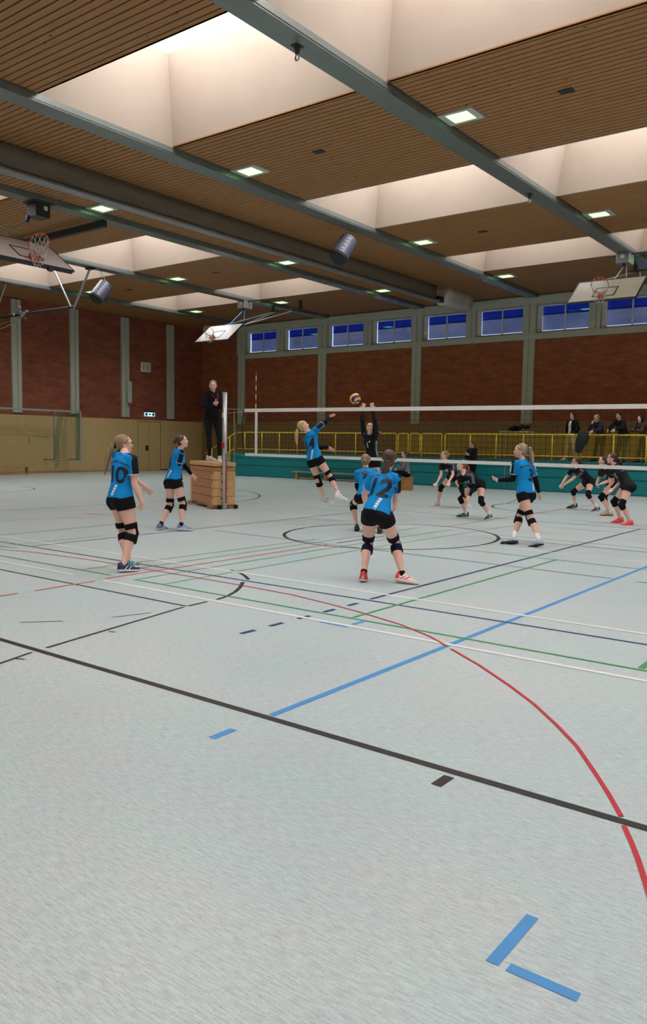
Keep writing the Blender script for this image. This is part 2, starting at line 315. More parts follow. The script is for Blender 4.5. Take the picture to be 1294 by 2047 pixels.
lines('floor_patch', M['patch'], [([(-7.75, 5.6), (-7.35, 5.6)], .2), ([(-7.27, 4.52), (-7.27, 4.66)], .1)], .0008, 'plain repaired spots in the linoleum')

# walls
lw = struct(MB().box(XL-.3, XL, YN-.3, YF+.3, 0, 9.75), 'wall_left', M['brick_y'], 'dark red brick wall on the left')
fw = struct(MB().box(XL-.3, XR+.3, YF, YF+.3, 0, 5.78).box(XL-.3, -29.05, YF, YF+.3, 5.78, 9.75), 'wall_window', M['brick_x'], 'red brick wall below the high windows')
rw = struct(MB().box(XR, XR+.3, YN-.3, YF+.3, 0, 9.75), 'wall_right', M['brick_y'])
nw = struct(MB().box(XL, XR, YN-.3, YN, 0, 9.75), 'wall_near', M['brick_x'])
# wooden wainscot along the walls
DY0, DY1 = 26.28, 27.80
wl = MB().box(XL, XL+.06, YN, DY0, .06, WAIN).box(XL, XL+.06, DY1, YF, .06, WAIN).box(XL, XL+.06, DY0, DY1, 2.47, WAIN)
struct(wl, 'trim_1', M['oak'], 'pale wooden wainscot on the left brick wall')
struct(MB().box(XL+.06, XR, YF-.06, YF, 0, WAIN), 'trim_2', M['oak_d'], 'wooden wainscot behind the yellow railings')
struct(MB().box(XR-.06, XR, YN, YF, 0, WAIN).box(XL, XR, YN, YN+.06, 0, WAIN), 'trim_3', M['oak'])
struct(MB().box(XL+.06, XL+.10, YN, DY0, 0, .09).box(XL+.06, XL+.10, DY1, 26.55 if 0 else YF-4.3, 0, .09) if 0 else MB().box(XL+.06, XL+.10, YN, DY0, 0, .09), 'baseboard_left', M['skirt'], 'low wooden skirting along the left wall')
# door in the left wall
d = MB().box(XL, XL+.045, DY0+.02, DY1-.02, 0.01, 2.45).build('door_1', M['oak'], None); tag(d, 'wooden double door set in the wainscot below the clock', None, None, 'structure')
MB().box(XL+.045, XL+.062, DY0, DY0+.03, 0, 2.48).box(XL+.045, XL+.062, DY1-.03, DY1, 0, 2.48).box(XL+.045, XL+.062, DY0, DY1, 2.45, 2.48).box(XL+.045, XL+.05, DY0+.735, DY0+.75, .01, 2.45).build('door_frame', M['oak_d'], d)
MB().box(XL+.045, XL+.07, DY0+.52, DY0+.70, 1.02, 1.26).build('handle_plate', M['dsteel'], d)
MB().tube([(XL+.07, DY0+.6, 1.14), (XL+.11, DY0+.6, 1.14), (XL+.11, DY0+.68, 1.14)], .012).build('door_handle', M['steel'], d)

# grey concrete pilasters on the left wall and the window wall
tn = [3]
def trim(mb, m, label, **k):
    tn[0] += 1; return struct(mb, 'trim_%d' % tn[0], m, label, **k)
posl = ['at the left edge of the picture', 'left of the middle of the left wall', 'carrying the grey junction box', 'right of the clock', 'x', 'x']
k = 0
for y0 in (4.5, 7.5, 10.5, 13.5, 16.45, 19.49, 22.41, 25.32, 28.24):
    lab = {19.49: 'grey pilaster on the left wall nearest the left picture edge', 22.41: 'grey pilaster on the left wall behind the goal frame', 25.32: 'grey pilaster on the left wall carrying the junction box', 28.24: 'grey pilaster on the left wall right of the clock'}.get(y0)
    trim(MB().box(XL, XL+.10, y0, y0+.17, WAIN+.1, 7.45).box(XL, XL+.10, y0+.27, y0+.44, WAIN+.1, 7.45).box(XL, XL+.05, y0+.17, y0+.27, WAIN+.1, 7.45), M['concrete'], lab)
WX = [-28.85-.2, -23.6-.2, -18.4-.1, -13.42, -8.22, -3.0, 2.2]
BAY = 5.21
cols = [-28.86, -23.60, -18.38, -13.19, -7.98, -2.78, 2.42, 7.62]
for i, x in enumerate(cols):
    lab = 'grey pilaster of the window wall, %s' % ['left end beside the referee', 'behind the serving end of the net', 'behind the attacking player', 'right of the middle', 'near the right edge', 'a', 'b', 'c'][i] if i < 5 else None
    trim(MB().box(x-.23, x+.23, YF-.10, YF, 2.45, 5.80).box(x-.03, x+.03, YF-.12, YF-.10, 2.45, 5.80) if 0 else MB().box(x-.23, x-.03, YF-.10, YF, 2.45, 5.80).box(x+.03, x+.23, YF-.10, YF, 2.45, 5.80).box(x-.03, x+.03, YF-.07, YF, 2.45, 5.80), M['concrete'], lab)
# concrete sill and lintel bands with the posts between the windows
trim(MB().box(-29.08, XR, YF-.11, YF+.3, 5.78, 6.02), M['concrete'], 'grey concrete sill band under the windows')
trim(MB().box(-29.08, XR, YF-.11, YF+.3, 7.13, 7.42).box(-29.08, XR, YF-.16, YF+.3, 7.34, 7.46).box(XL, XR, YF-.02, YF+.3, 7.46, 9.75), M['concrete'], 'grey concrete lintel above the windows')
wins = []
for i, x in enumerate(cols):
    wins += [(x+.40, x+2.36), (x+2.95, x+4.93)]
    if x+.2 < XR: trim(MB().box(x-.29, x-.03, YF-.11, YF+.3, 6.02, 7.13).box(x+.03, x+.25, YF-.11, YF+.3, 6.02, 7.13).box(x-.03, x+.03, YF-.06, YF+.3, 6.02, 7.13), M['concrete'], 'grey post between two windows above pilaster %s' % ['one', 'two', 'three', 'four', 'five', 'six', 'seven', 'eight'][i] if 0 else None)
    if x+2.6 < XR: trim(MB().box(x+2.36, x+2.60, YF-.08, YF+.3, 6.02, 7.13).box(x+2.66, x+2.80, YF-.08, YF+.3, 6.02, 7.13).box(x+2.60, x+2.66, YF-.04, YF+.3, 6.02, 7.13), M['concrete'], None)
n = 0
order = ['leftmost high window above the referee', 'second high window from the left', 'third high window from the left', 'fourth high window from the left, above the ball', 'fifth high window from the left', 'sixth high window from the left with a bright slit at its edge', 'seventh high window, left of the hanging backboard', 'eighth high window, below the right backboard', 'ninth high window at the right picture edge']
for (x0, x1) in wins:
    if x1 > XR: continue
    n += 1
    f = MB(); y0, y1 = YF+.05, YF+.11; t = .05; z0, z1 = 6.05, 7.10; xm = (x0+x1)/2
    f.box(x0, x1, y0, y1, z0, z0+t).box(x0, x1, y0, y1, z1-t, z1).box(x0, x0+t, y0, y1, z0, z1).box(x1-t, x1, y0, y1, z0, z1).box(xm-t/2, xm+t/2, y0, y1, z0, z1)
    f.box(x0-.16, x1+.16, YF+.11, YF+.2, 6.02, z0, 0).box(x0-.16, x0, YF+.10, YF+.14, 6.02, 7.13).box(x1, x1+.3, YF+.10, YF+.14, 6.02, 7.13)
    o = f.build('window_%d' % n, M['white'], None); tag(o, order[n-1] if n <= 9 else None, None, None, 'structure')
    for xa, xb in ((x0+t, xm-t/2), (xm+t/2, x1-t)): MB().add([(xa, YF+.08, z0+t), (xb, YF+.08, z0+t), (xb, YF+.08, z1-t), (xa, YF+.08, z1-t)], [(0, 1, 2, 3)]).build('pane', M['glass'], o, fix=False)
    MB().box(x0+.0, x1, YF+.24, YF+.25, 6.74, z1+.1).build('blue_blind', M['blindblue'], o); MB().box(x0+.0, x1, YF+.25, YF+.26, z0+.10, 6.78).build('lavender_blind', M['blindlav'], o)

# slat ceiling between the beams, open where the skylights are
BX = [-28.50+.0, -23.40, -18.20, -13.06, -7.86, -2.66, 2.54, 7.74]       # beam centre lines
HB = .225
bays = [(XL, BX[0]-HB)]+[(BX[i]+HB, BX[i+1]-HB) for i in range(len(BX)-1)]+[(BX[-1]+HB, XR)]
SKY = [(-6.55, -3.45), (.97, 4.07), (8.47, 11.57), (15.95, 19.03), (23.15, 25.75)]
cl = MB(); pitch = .145
for bi, (x0, x1) in enumerate(bays):
    y = YN; j = 0
    while y < YF-.1:
        mid = y+pitch/2
        if 0 < bi < len(bays)-1 and bi != 3 and any(a-.01 < mid < b+.01 for a, b in SKY): y += pitch; continue
        cl.box(x0+.03, x1-.03, y+.013, y+pitch-.013, ZC, ZC+.02); y += pitch
struct(cl, 'ceiling', M['slat'], 'slatted spruce ceiling in strips between grey beams', fix=False)
bk = MB()
ys = [YN]+[v for ab in SKY for v in ab]+[YF]
for bi, (x0, x1) in enumerate(bays):
    if 0 < bi < len(bays)-1 and bi != 3:
        for q in range(0, len(ys), 2): bk.box(x0-.24, x1+.24, ys[q], ys[q+1], ZC+.06, ZC+.1)
    else: bk.box(x0-.24, x1+.24, YN, YF, ZC+.06, ZC+.1)
struct(bk, 'ceiling_backing', M['slatback'], 'dark void behind the ceiling slats')
bn = ['the leftmost', 'the second from the left', 'the third from the left, carrying the left hoop motor', 'the fourth, crossing the middle of the picture', 'the rightmost, carrying the two small hooks']
for i, x in enumerate(BX):
    b = MB().box(x-HB, x+HB, YN, YF-.1, ZB+.03, ZC+.07).box(x-HB+.012, x+HB-.012, YN, YF-.1, ZB, ZB+.03)
    trim(b, M['beam'], 'long grey ceiling beam, '+bn[i] if i < 5 else None)
# skylight shafts: tapered plaster shafts with an opal pane on top
wn = 100
rown = {2: 'nearest row', 3: 'middle row', 4: 'far row'}
bayn = ['', 'first bay from the left wall', 'second bay', 'third bay', 'fourth bay in the middle', 'fifth bay', 'sixth bay', 'seventh bay', '']
H_, IX, IY = 1.5, .50, .56
for bi, (x0, x1) in enumerate(bays):
    if not 0 < bi < len(bays)-1 or bi == 3: continue
    for si, (y0, y1) in enumerate(SKY):
        wn += 1; mb = MB(); a, b, c, d_ = x0-.0, x1+.0, y0, y1; z0, z1 = ZC-.0, ZC+H_; e = .04
        lo = [(a, c, z0), (b, c, z0), (b, d_, z0), (a, d_, z0)]; hi = [(a+IX, c+IY, z1), (b-IX, c+IY, z1), (b-IX, d_-IY, z1), (a+IX, d_-IY, z1)]
        lo2 = [(a-e, c-e, z0), (b+e, c-e, z0), (b+e, d_+e, z0), (a-e, d_+e, z0)]; hi2 = [(a+IX-e, c+IY-e, z1+.55), (b-IX+e, c+IY-e, z1+.55), (b-IX+e, d_-IY+e, z1+.55), (a+IX-e, d_-IY+e, z1+.55)]
        hi1 = [(p[0], p[1], z1+.55) for p in hi]
        vs = lo+hi+hi1+lo2+hi2; fs = []
        for q in range(4):
            r_ = (q+1) % 4
            fs += [(q, r_, 4+r_, 4+q), (4+q, 4+r_, 8+r_, 8+q), (12+q, 16+q, 16+r_, 12+r_), (q, 12+q, 12+r_, r_), (8+q, 8+r_, 16+r_, 16+q)]
        mb.add(vs, fs)
        o = mb.build('window_%d' % wn, M['shaft'], None); tag(o, ('white skylight shaft, %s, %s' % (bayn[bi], rown[si])) if si >= 2 and bi <= 5 else None, None, None, 'structure')
        MB().box(a+IX, b-IX, c+IY, d_-IY, z1+.5, z1+.52).build('opal_pane', M['opal'], o)
struct(MB().box(XL-.3, XR+.3, YN-.3, YF+.3, 9.75, 9.85), 'roof', M['slatback'])

# ceiling lamps and vents
lampn = {(-7.27, 13.5): 'nearest, beside the rightmost beam', (-12.46, 13.5): 'upper middle, beside the fourth beam', (-17.6, 13.45): 'upper left, above the left hoop', (-22.75, 13.42): 'cut by the left picture edge',
 (-7.27, 21.05): 'at the right, above the right hoop', (-12.46, 21.05): 'between the loudspeaker and the right hoop', (-17.6, 20.9): 'left of the middle loudspeaker', (-22.75, 20.75): 'above the hanging goal corner side, third in the middle row', (-27.72, 20.7): 'partly behind the left loudspeaker',
 (-7.25, 26.75): 'behind the right hoop winch box', (-12.46, 26.8): 'right of the divider curtain end', (-17.6, 26.75): 'left of the divider curtain end', (-22.72, 26.65): 'right of the middle hoop winch', (-27.68, 26.4): 'far left, above the clock'}
lamp0 = None
for (x, y), where in lampn.items():
    if lamp0 is None:
        t = lamp0 = empty('ceiling_lamp', (x, y, ZC), '', 'lamp', 'square ceiling lamps')
        MB().box(-.35, .35, -.27, -.20, -.03, .0).box(-.35, .35, .20, .27, -.03, 0).box(-.35, -.22, -.2, .2, -.03, 0).box(.22, .35, -.2, .2, -.03, 0).box(-.35, .35, -.27, .27, -.0, .05).build('lamp_frame', M['lampframe'], t)
        MB().box(-.22, .22, -.2, .2, -.02, -.005).build('diffuser', M['lampglow'], t)
    else:
        t = lamp0.copy(); COL.objects.link(t)
        for ch in list(lamp0.children):
            c = ch.copy(); COL.objects.link(c); c.parent = t
        t.location = (x, y, ZC)
    t['label'] = 'square green-glowing ceiling lamp, '+where
vents = [((-5.34, 13.59), 'right of the nearest ceiling lamp', .24), ((-10.5, 13.45), 'right of the upper middle lamp', .24), ((-10.5, 20.98), 'right of the lamp between loudspeaker and right hoop', .24), ((-20.82, 20.8), 'in the bay left of the divider curtain', .24), ((-26.1, 21.2), 'far left, in front of the left loudspeaker', .2)]
v0 = None
for (x, y), where, w in vents:
    if v0 is None:
        v0 = v = MB().box(-w/2, w/2, -.085, .085, -.012, .0).add([], []).build('ceiling_vent', M['black'], None)
    else: v = v0.copy(); COL.objects.link(v)
    v.location = (x, y, ZC-.001); tag(v, 'small black ceiling vent, '+where, 'vent', 'black ceiling vents')



# ------------------------------------------------------------------ gallery with teal front and yellow railings
YT, ZT = 26.6, 1.07
tb = empty('gallery_stand', (-8, YT, 0), 'long teal boarded gallery front under the yellow railings', 'stand')
O = (-8, YT, 0)
XG = -25.4
MB(O).box(XG, XR-.02, YT, YT+.1, 0.02, .485).box(XG, XR-.02, YT, YT+.1, .505, .785).box(XG, XR-.02, YT+.02, YT+.1, .805, 1.02).box(XG, XG+.1, YT+.1, YF-.1, .02, 1.02).build('front_panel', M['teal'], tb)
MB(O).box(XG+.02, XR-.02, YT+.03, YT+.05, .48, .51).box(XG+.02, XR-.02, YT+.03, YT+.05, .78, .81).build('groove', M['tealdark'], tb)
MB(O).box(XG, XR-.02, YT+.0, YT+.35, 1.02, ZT).build('edge_board', M['teal'], tb)
MB(O).box(XG, XR-.02, YT+.35, YF-.07, 1.0, ZT).build('deck', M['deck'], tb)
MB(O).box(XG-.5, XG, YT+.0, YT+1.3, .72, .76).box(XG-.5, XG-.46, YT, YT+1.3, .38, .72).box(XG-1.0, XG-.46, YT, YT+1.3, .34, .38).box(XG-1.0, XG-.96, YT, YT+1.3, 0, .34).box(XG-.96, XG, YT+.02, YT+.06, 0, .34).box(XG-.46, XG, YT+.02, YT+.06, .34, .72).build('side_steps', M['teal'], tb)
MB(O).box(-12.17, -12.14, YT-.012, YT, 0.03, 1.02).build('joint_strip', M['steel'], tb)

def railing(name, x0, x1, posts, label, grid=None, z1=1.96, round_ends=True):
    t = empty(name, ((x0+x1)/2, YT+.06, ZT), label, 'railing'); off = ((x0+x1)/2, YT+.06, ZT); y = YT+.06; r = .024
    MB(off).tube([(x0, y, z1-.05), (x0+.05, y, z1), (x1-.05, y, z1), (x1, y, z1-.05)] if round_ends else [(x0, y, z1), (x1, y, z1)], r, 8).build('top_rail', M['yellow'], t, smooth=True)
    MB(off).tube([(x0, y, 1.22), (x1, y, 1.22)], .018, 8).build('bottom_rail', M['yellow'], t, smooth=True)
    for q in posts:
        zz = ZT if q[1] else 1.22
        MB(off).tube([(q[0], y, zz), (q[0], y, z1-.02)], .026, 8).build('post', M['yellow'], t, smooth=True)
    if grid:
        g = MB(off); a, b = grid; xx = a
        while xx < b: g.box(xx-.0013, xx+.0013, y-.0013, y+.0013, 1.22, z1-.02); xx += .06
        zz = 1.26
        while zz < z1-.03: g.box(a, b, y-.0022, y+.0022, zz-.0022, zz+.0022); zz += .05
        g.build('wire_mesh', M['yellow'], t)
    return t
rl = railing('yellow_railing', -25.25, -16.76, [(x, 1) for x in (-24.8, -23.77, -22.76, -21.75, -20.73, -19.72, -18.70, -17.70, -16.76)], 'long yellow pipe railing on the gallery left of the gates')
off = tuple(rl.location)
t = empty('stair_railing', (-26.0, YT-.03, 0), 'short yellow handrail sloping down at the left end of the gallery', 'railing'); off = (-26.0, YT-.03, 0)
MB(off).tube([(-25.32, YT-.03, 1.93), (-26.0, YT-.03, 1.58), (-27.2, YT-.03, .98)], .024, 8).build('top_rail', M['yellow'], t, smooth=True)
MB(off).tube([(-25.32, YT-.03, 1.22), (-26.0, YT-.03, .95), (-26.9, YT-.03, .4)], .018, 8).build('bottom_rail', M['yellow'], t, smooth=True)
MB(off).tube([(-25.65, YT-.03, 0), (-25.65, YT-.03, 1.74)], .026, 8).build('post', M['yellow'], t, smooth=True)
MB(off).tube([(-26.8, YT-.03, 0), (-26.8, YT-.03, 1.18)], .026, 8).build('post', M['yellow'], t, smooth=True)
railing('yellow_gate', -16.68, -16.22, [(-16.68, 0), (-16.22, 0)], 'narrow yellow gate, left one of the narrow pair', (-16.66, -16.24))
railing('yellow_gate', -16.14, -15.70, [(-16.14, 0), (-15.70, 0)], 'narrow yellow gate, right one of the narrow pair', (-16.12, -15.72))
railing('yellow_gate', -15.63, -14.75, [(-15.63, 1), (-14.75, 0)], 'wide yellow gate behind the far defender', (-15.6, -14.78))
railing('yellow_railing', -14.62, -7.36, [(-14.62, 0), (-13.58, 1), (-12.55, 1), (-11.52, 1), (-10.48, 1), (-9.48, 1), (-8.40, 1), (-7.36, 1)], 'yellow mesh railing in front of the standing spectators', (-14.6, -7.38))
railing('yellow_railing', -7.2, 8.8, [(-7.2+i*1.0, 1) for i in range(17)], 'yellow railing running out of the picture at the right edge', (-7.18, 8.8))

# ------------------------------------------------------------------ volleyball net
NY = 13.2
t = empty('volleyball_net', (-7.5, NY, 0), 'volleyball net with white tapes stretched across the hall', 'net'); off = (-7.5, NY, 0)
def ztop(x): return 2.285+(x+12)*(-.0035)
NX0, NX1 = -12.30, -2.2
def band(x0, x1, za, zb, th):
    R = []
    for x in np.linspace(x0, x1, 24):
        a, b = za(x), zb(x); R.append([(x, NY-th, a), (x, NY+th, a), (x, NY+th, b), (x, NY-th, b)])
    return MB(off).rings(R)
band(NX0, NX1, lambda x: ztop(x)-.075, lambda x: ztop(x), .006).build('top_tape', M['tape'], t)
band(NX0, NX1, lambda x: ztop(x)-1.045, lambda x: ztop(x)-.985, .005).build('bottom_tape', M['tape'], t)
MB(off).box(-11.97, -11.91, NY-.012, NY+.012, ztop(-12)-1.04, ztop(-12)).build('side_tape', M['tape'], t)
MB(off).tube([(NX0, NY, ztop(NX0)), (NX0-.06, NY, ztop(NX0)-.3), (NX0-.05, NY, ztop(NX0)-.7), (NX0+.02, NY, ztop(NX0)-1.05)], .014, 8).build('end_rope', M['black'], t)
g = MB(off); x = NX0
while x < NX1: g.box(x-.0022, x+.0022, NY-.002, NY+.002, ztop(x)-1.0, ztop(x)-.06); x += .1
for i in range(1, 10):
    R = []
    for x in (NX0, NX1): z = ztop(x)-.07-.1*i+.02; R.append([(x, NY-.002, z-.0022), (x, NY+.002, z-.0022), (x, NY+.002, z+.0022), (x, NY-.002, z+.0022)])
    g.rings(R)
g.build('twine_mesh', M['vnet'], t)
MB(off).tube([(-12.84, NY, ztop(-12.8)+.0), (NX0, NY, ztop(NX0)-.02)], .006, 6).tube([(-12.84, NY, ztop(-12.8)-1.0), (NX0, NY, ztop(NX0)-1.03)], .006, 6).tube([(-12.84, NY, ztop(-12.8)-.1), (-12.55, NY, ztop(-12.8)-.08), (NX0, NY, ztop(NX0)-.05)], .004, 6).build('tension_cord', M['steel'], t)
MB(off).tube([(-12.62, NY, ztop(-12.8)-.06), (-12.60, NY, 1.4), (-12.61, NY-.02, .35)], .006, 6).tube([(-12.62, NY, ztop(-12.6)-.02), (-12.55, NY, 1.55)], .004, 6).build('hanging_strap', M['strap'], t)
a = MB(off)
ant = empty('net_antenna', (-11.97, NY-.03, ztop(-12)-1), 'thin red and white striped antenna above the left end of the net', 'antenna'); ao = (-11.97, NY-.03, ztop(-12)-1)
for i in range(18):
    z0 = ztop(-12)-1+.1*i
    if z0 < ztop(-12)-.05: continue
    MB(ao).tube([(-11.93, NY-.03, z0), (-11.93, NY-.03, z0+.1)], .008, 8).build('stripe', M['red'] if i % 2 else M['white'], ant)
MB(ao).tube([(-11.93, NY-.03, ztop(-12)-1), (-11.93, NY-.03, ztop(-12)-.05)], .006, 8).build('lower_rod', M['white'], ant)
p = empty('net_post', (-12.9, NY, 0), 'silver round net post beside the wooden vaulting box', 'post'); po = (-12.9, NY, 0)
MB(po).tube([(-12.9, NY, 0), (-12.9, NY, 2.64)], .05, 20).build('tube', M['pole'], p, smooth=True)
MB(po).tube([(-12.9, NY, 2.64), (-12.9, NY, 2.66)], .054, 20).build('end_cap', M['white'], p)
MB(po).box(-12.95, -12.87, NY-.056, NY-.03, 1.40, 1.53).build('red_sticker', M['red'], p)
MB(po).box(-12.93, -12.89, NY-.056, NY-.04, 2.10, 2.2).build('hook_plate', M['white'], p)
MB(po).tube([(-12.83, NY-.02, .15), (-12.83, NY-.02, 1.2)], .012, 8).build('tension_rod', M['red'], p)
MB(po).box(-12.86, -12.80, NY-.03, NY+.03, 1.1, 1.28).build('crank_housing', M['steel'], p)
# vaulting box
bx = empty('vaulting_box', (-13.6, 13.55, 0), 'stacked wooden vaulting box the referee stands on', 'vaulting box')
ca = V(-.90, .436, 0); cb = V(.436, .90, 0); C0 = V(-13.09, 13.02, 0); HBX = 1.07; bo = (-13.6, 13.55, 0)
ctr = C0+ca*.86+cb*.27
L0, W0 = .86, .27
bx.location = tuple(ctr); bo = tuple(ctr)
zz = .09
hs = [.2, .19, .19, .19]
for i, h_ in enumerate(hs):
    sec = MB(bo); l = L0-.012*i*0; w = W0
    sec.obox(ctr+V(0, 0, zz+h_/2)-cb*(w-.012), (ca, cb, V(0, 0, 1)), (l-.14, .012, h_/2-.004), 0).obox(ctr+V(0, 0, zz+h_/2)+cb*(w-.012), (ca, cb, V(0, 0, 1)), (l-.14, .012, h_/2-.004), 0)
    for sg in (-1, 1):
        sec.obox(ctr+V(0, 0, zz+h_/2)+ca*sg*(l-.07), (ca, cb, V(0, 0, 1)), (.07, w, h_/2-.004), 1)
    o = sec.build('box_section', [M['boxwood'], M['boxlight']], bx, bevel=.004)
    hd = MB(bo)
    for sg in (-1, 1):
        hd.obox(ctr+V(0, 0, zz+h_-.045)+ca*sg*(l+.001), (ca, cb, V(0, 0, 1)), (.004, .07, .018))
    hd.obox(ctr+V(0, 0, zz+h_-.04)-ca*(l-.07)-cb*(w+.001), (ca, cb, V(0, 0, 1)), (.035, .004, .014))
    hd.build('hand_hole', M['black'], o); zz += h_
MB(bo).obox(ctr+V(0, 0, zz+.05), (ca, cb, V(0, 0, 1)), (L0, W0, .048)).build('top_section', M['boxwood'], bx, bevel=.006)
MB(bo).obox(ctr+V(0, 0, HBX-.045), (ca, cb, V(0, 0, 1)), (L0+.012, W0+.012, .045)).build('padded_top', M['boxlight'], bx, bevel=.015)
MB(bo).obox(ctr+V(0, 0, .055)-ca*(L0-.1), (ca, cb, V(0, 0, 1)), (.05, W0+.09, .03)).obox(ctr+V(0, 0, .055)+ca*(L0-.1), (ca, cb, V(0, 0, 1)), (.05, W0+.09, .03)).obox(ctr+V(0, 0, .03)-ca*(L0-.1)-cb*(W0+.05), (ca, cb, V(0, 0, 1)), (.05, .04, .03)).obox(ctr+V(0, 0, .03)-ca*(L0-.1)+cb*(W0+.05), (ca, cb, V(0, 0, 1)), (.05, .04, .03)).obox(ctr+V(0, 0, .06), (ca, cb, V(0, 0, 1)), (L0-.1, W0-.05, .02)).build('base_frame', M['benchwood'], bx)
wq = ctr-ca*(L0+.03)+cb*(W0-.3)
for s_ in (-.12, .28):
    wq = ctr-ca*(L0+.02)+cb*s_
    MB(bo).tube([wq+V(0, 0, .05)-ca*-.02, wq+V(0, 0, .05)-ca*.02], .05, 16).build('wheel', M['rubber'], bx, smooth=True)

# the ball
def ball():
    me = MB((0, 0, 0)).ell((0, 0, 0), (.108, .108, .108), None, 96, 64).mesh('volleyball', [M['ball_y'], M['ball_b']], True)
    for p_ in me.polygons:
        c = p_.center.normalized(); q = math.atan2(c.z+.35*c.y, c.x)*3/math.pi+1.7*c.y
        p_.material_index = int(math.floor(q)) % 2
    o = bpy.data.objects.new('volleyball', me); COL.objects.link(o); o.location = (-9.10, 12.93, 2.43); o.rotation_euler = (1.1, .3, .9)
    return tag(o, 'yellow and blue volleyball in the air above the net', 'ball')
ball()

# ------------------------------------------------------------------ benches, goal, wall fittings
def bench(name, loc, length, label, rz=0.0, h=.33, frac=1.0):
    t = empty(name, loc, label, 'bench', None, rz)
    MB().box(-length/2, length/2, -.12, .12, h-.035, h).build('seat_board', M['benchwood'], t, bevel=.006)
    MB().box(-length/2+.15, length/2-.15, -.04, .04, .03, .09).build('lower_beam', M['benchwood'], t)
    for s_ in ((-1, 1) if length < 3 else (-1, 0, 1)):
        x = s_*(length/2-.28); MB().box(x-.03, x+.03, -.12, .12, 0, h-.035).build('leg', M['benchwood'], t)
    return t
bench('wooden_bench', (-19.9, 26.33, 0), 3.6, 'long low wooden gym bench before the teal gallery behind the attacker')
bench('wooden_bench', (-31.25, 18.1, 0), 4.0, 'low wooden gym bench by the left wall under the goal net', math.pi/2)
# seated coach's crate
cr = MB((0, 0, 0)).box(-.2, .2, -.28, .28, 0, .40).box(-.21, .21, -.29, .29, .40, .44).build('wooden_crate', M['boxwood'], None, bevel=.008); cr.location = (-14.22, 23.3, 0); cr.rotation_euler = (0, 0, .4); tag(cr, 'low wooden box seat under the seated person in grey', 'box')
# folded handball goal leaning on the left wall
GX = -31.0
gl = empty('handball_goal', (GX, 20, 0), 'wall hung silver goal frame with green net on the left', 'goal'); go = (GX, 20, 0)
MB(go).box(GX-.04, GX+.04, 14.5, 22.42, 2.73, 2.81).box(GX-.04, GX+.04, 22.34, 22.42, .58, 2.75).build('goal_frame', M['pole'], gl)
MB(go).tube([(GX-.0, 21.0, .6), (GX, 21.0, 2.5), (GX, 21.04, 2.64), (GX, 21.12, 2.70)], .025, 8).tube([(GX, 21.0, .6), (GX, 22.36, .6)], .025, 8).build('side_tube', M['steel'], gl, smooth=True)
for ya, za in ((22.2, 2.62), (22.30, .58), (20.98, .58)): MB(go).box(XL+.06, GX, ya, ya+.06, za, za+.06).build('wall_arm', M['steel'], gl)
gn = MB(go)
for y in np.arange(21.05, 22.3, .12): gn.box(GX-.002, GX+.002, y-.003, y+.003, .6, 2.7)
for z in np.arange(.7, 2.7, .12): gn.box(GX-.002, GX+.002, 21.0, 22.34, z-.003, z+.003)
for i in range(9):
    y = 21.02+.03*i; gn.tube([(GX+.02, y+.25*(1-0), 2.68), (GX+.01, y+.1, 2.1), (GX+.01, y, 1.4), (GX, y+.02, .15+.03*i)], .006, 5)
for i in range(10):
    y = 22.33-.022*i; gn.tube([(GX+.02, y, 2.7), (GX+.01, y-.02*math.sin(i), 1.6), (GX, y-.02, .62)], .006, 5)
gn.build('green_net', M['greennet'], gl)
gn = MB(go)
for y in np.arange(14.6, 21, .12): gn.box(GX-.30, GX-.297, y-.003, y+.003, .35, 2.72)
for z in np.arange(.4, 2.7, .12): gn.box(GX-.30, GX-.297, 14.6, 21, z-.003, z+.003)
gn.tube([(GX-.28, y, 1.66-.05*math.sin(y*2.2)) for y in np.arange(15, 21.1, .3)], .012, 6)
gn.tube([(GX-.28, 19.95, 1.6), (GX-.28, 19.97, 1.25)], .02, 6)
gn.build('back_net', M['thin'], gl)
ck = empty('wall_clock', (XL, 26.83, 5.17), 'square white wall clock on the left brick wall', 'clock'); co = (XL, 26.83, 5.17)
MB(co).box(XL, XL+.1, 26.54, 27.12, 4.94, 5.40).build('housing', mat('clock_white', (250, 250, 248), .5), ck, bevel=.01)
MB(co).box(XL+.1, XL+.105, 26.60, 27.06, 4.99, 5.35).build('dial', mat('clock_dial', (168, 170, 164), .5), ck)
MB(co).box(XL+.105, XL+.108, 26.66, 27.0, 5.03, 5.31).build('dial_face', mat('clock_face', (206, 208, 202), .5), ck)
def hand(a, l, w):
    c = V(XL+.111, 26.83, 5.17); dv = V(0, math.sin(a), math.cos(a)); s_ = np.cross(dv, V(1, 0, 0))
    return MB(co).obox(c+dv*l/2, (dv, s_, V(1, 0, 0)), (l/2, w, .002))
hand(math.radians(62), .17, .008).build('minute_hand', M['black'], ck); hand(math.radians(128), .13, .012).build('hour_hand', M['black'], ck)
MB(co).box(XL+.108, XL+.110, 26.81, 26.85, 5.285, 5.305).box(XL+.108, XL+.110, 26.81, 26.85, 5.035, 5.055).box(XL+.108, XL+.110, 26.67, 26.69, 5.15, 5.19).box(XL+.108, XL+.110, 26.97, 26.99, 5.15, 5.19).build('hour_marks', M['black'], ck)
ex = empty('exit_sign', (XL, 27.08, 2.85), 'small lit green and white exit sign above the door', 'sign'); eo = (XL, 27.08, 2.85)
MB(eo).box(XL, XL+.09, 26.76, 27.41, 2.93, 3.0).build('sign_housing', M['dsteel'], ex)
MB(eo).box(XL+.03, XL+.06, 26.76, 27.41, 2.74, 2.93).build('sign_panel', M['exitlit'], ex)
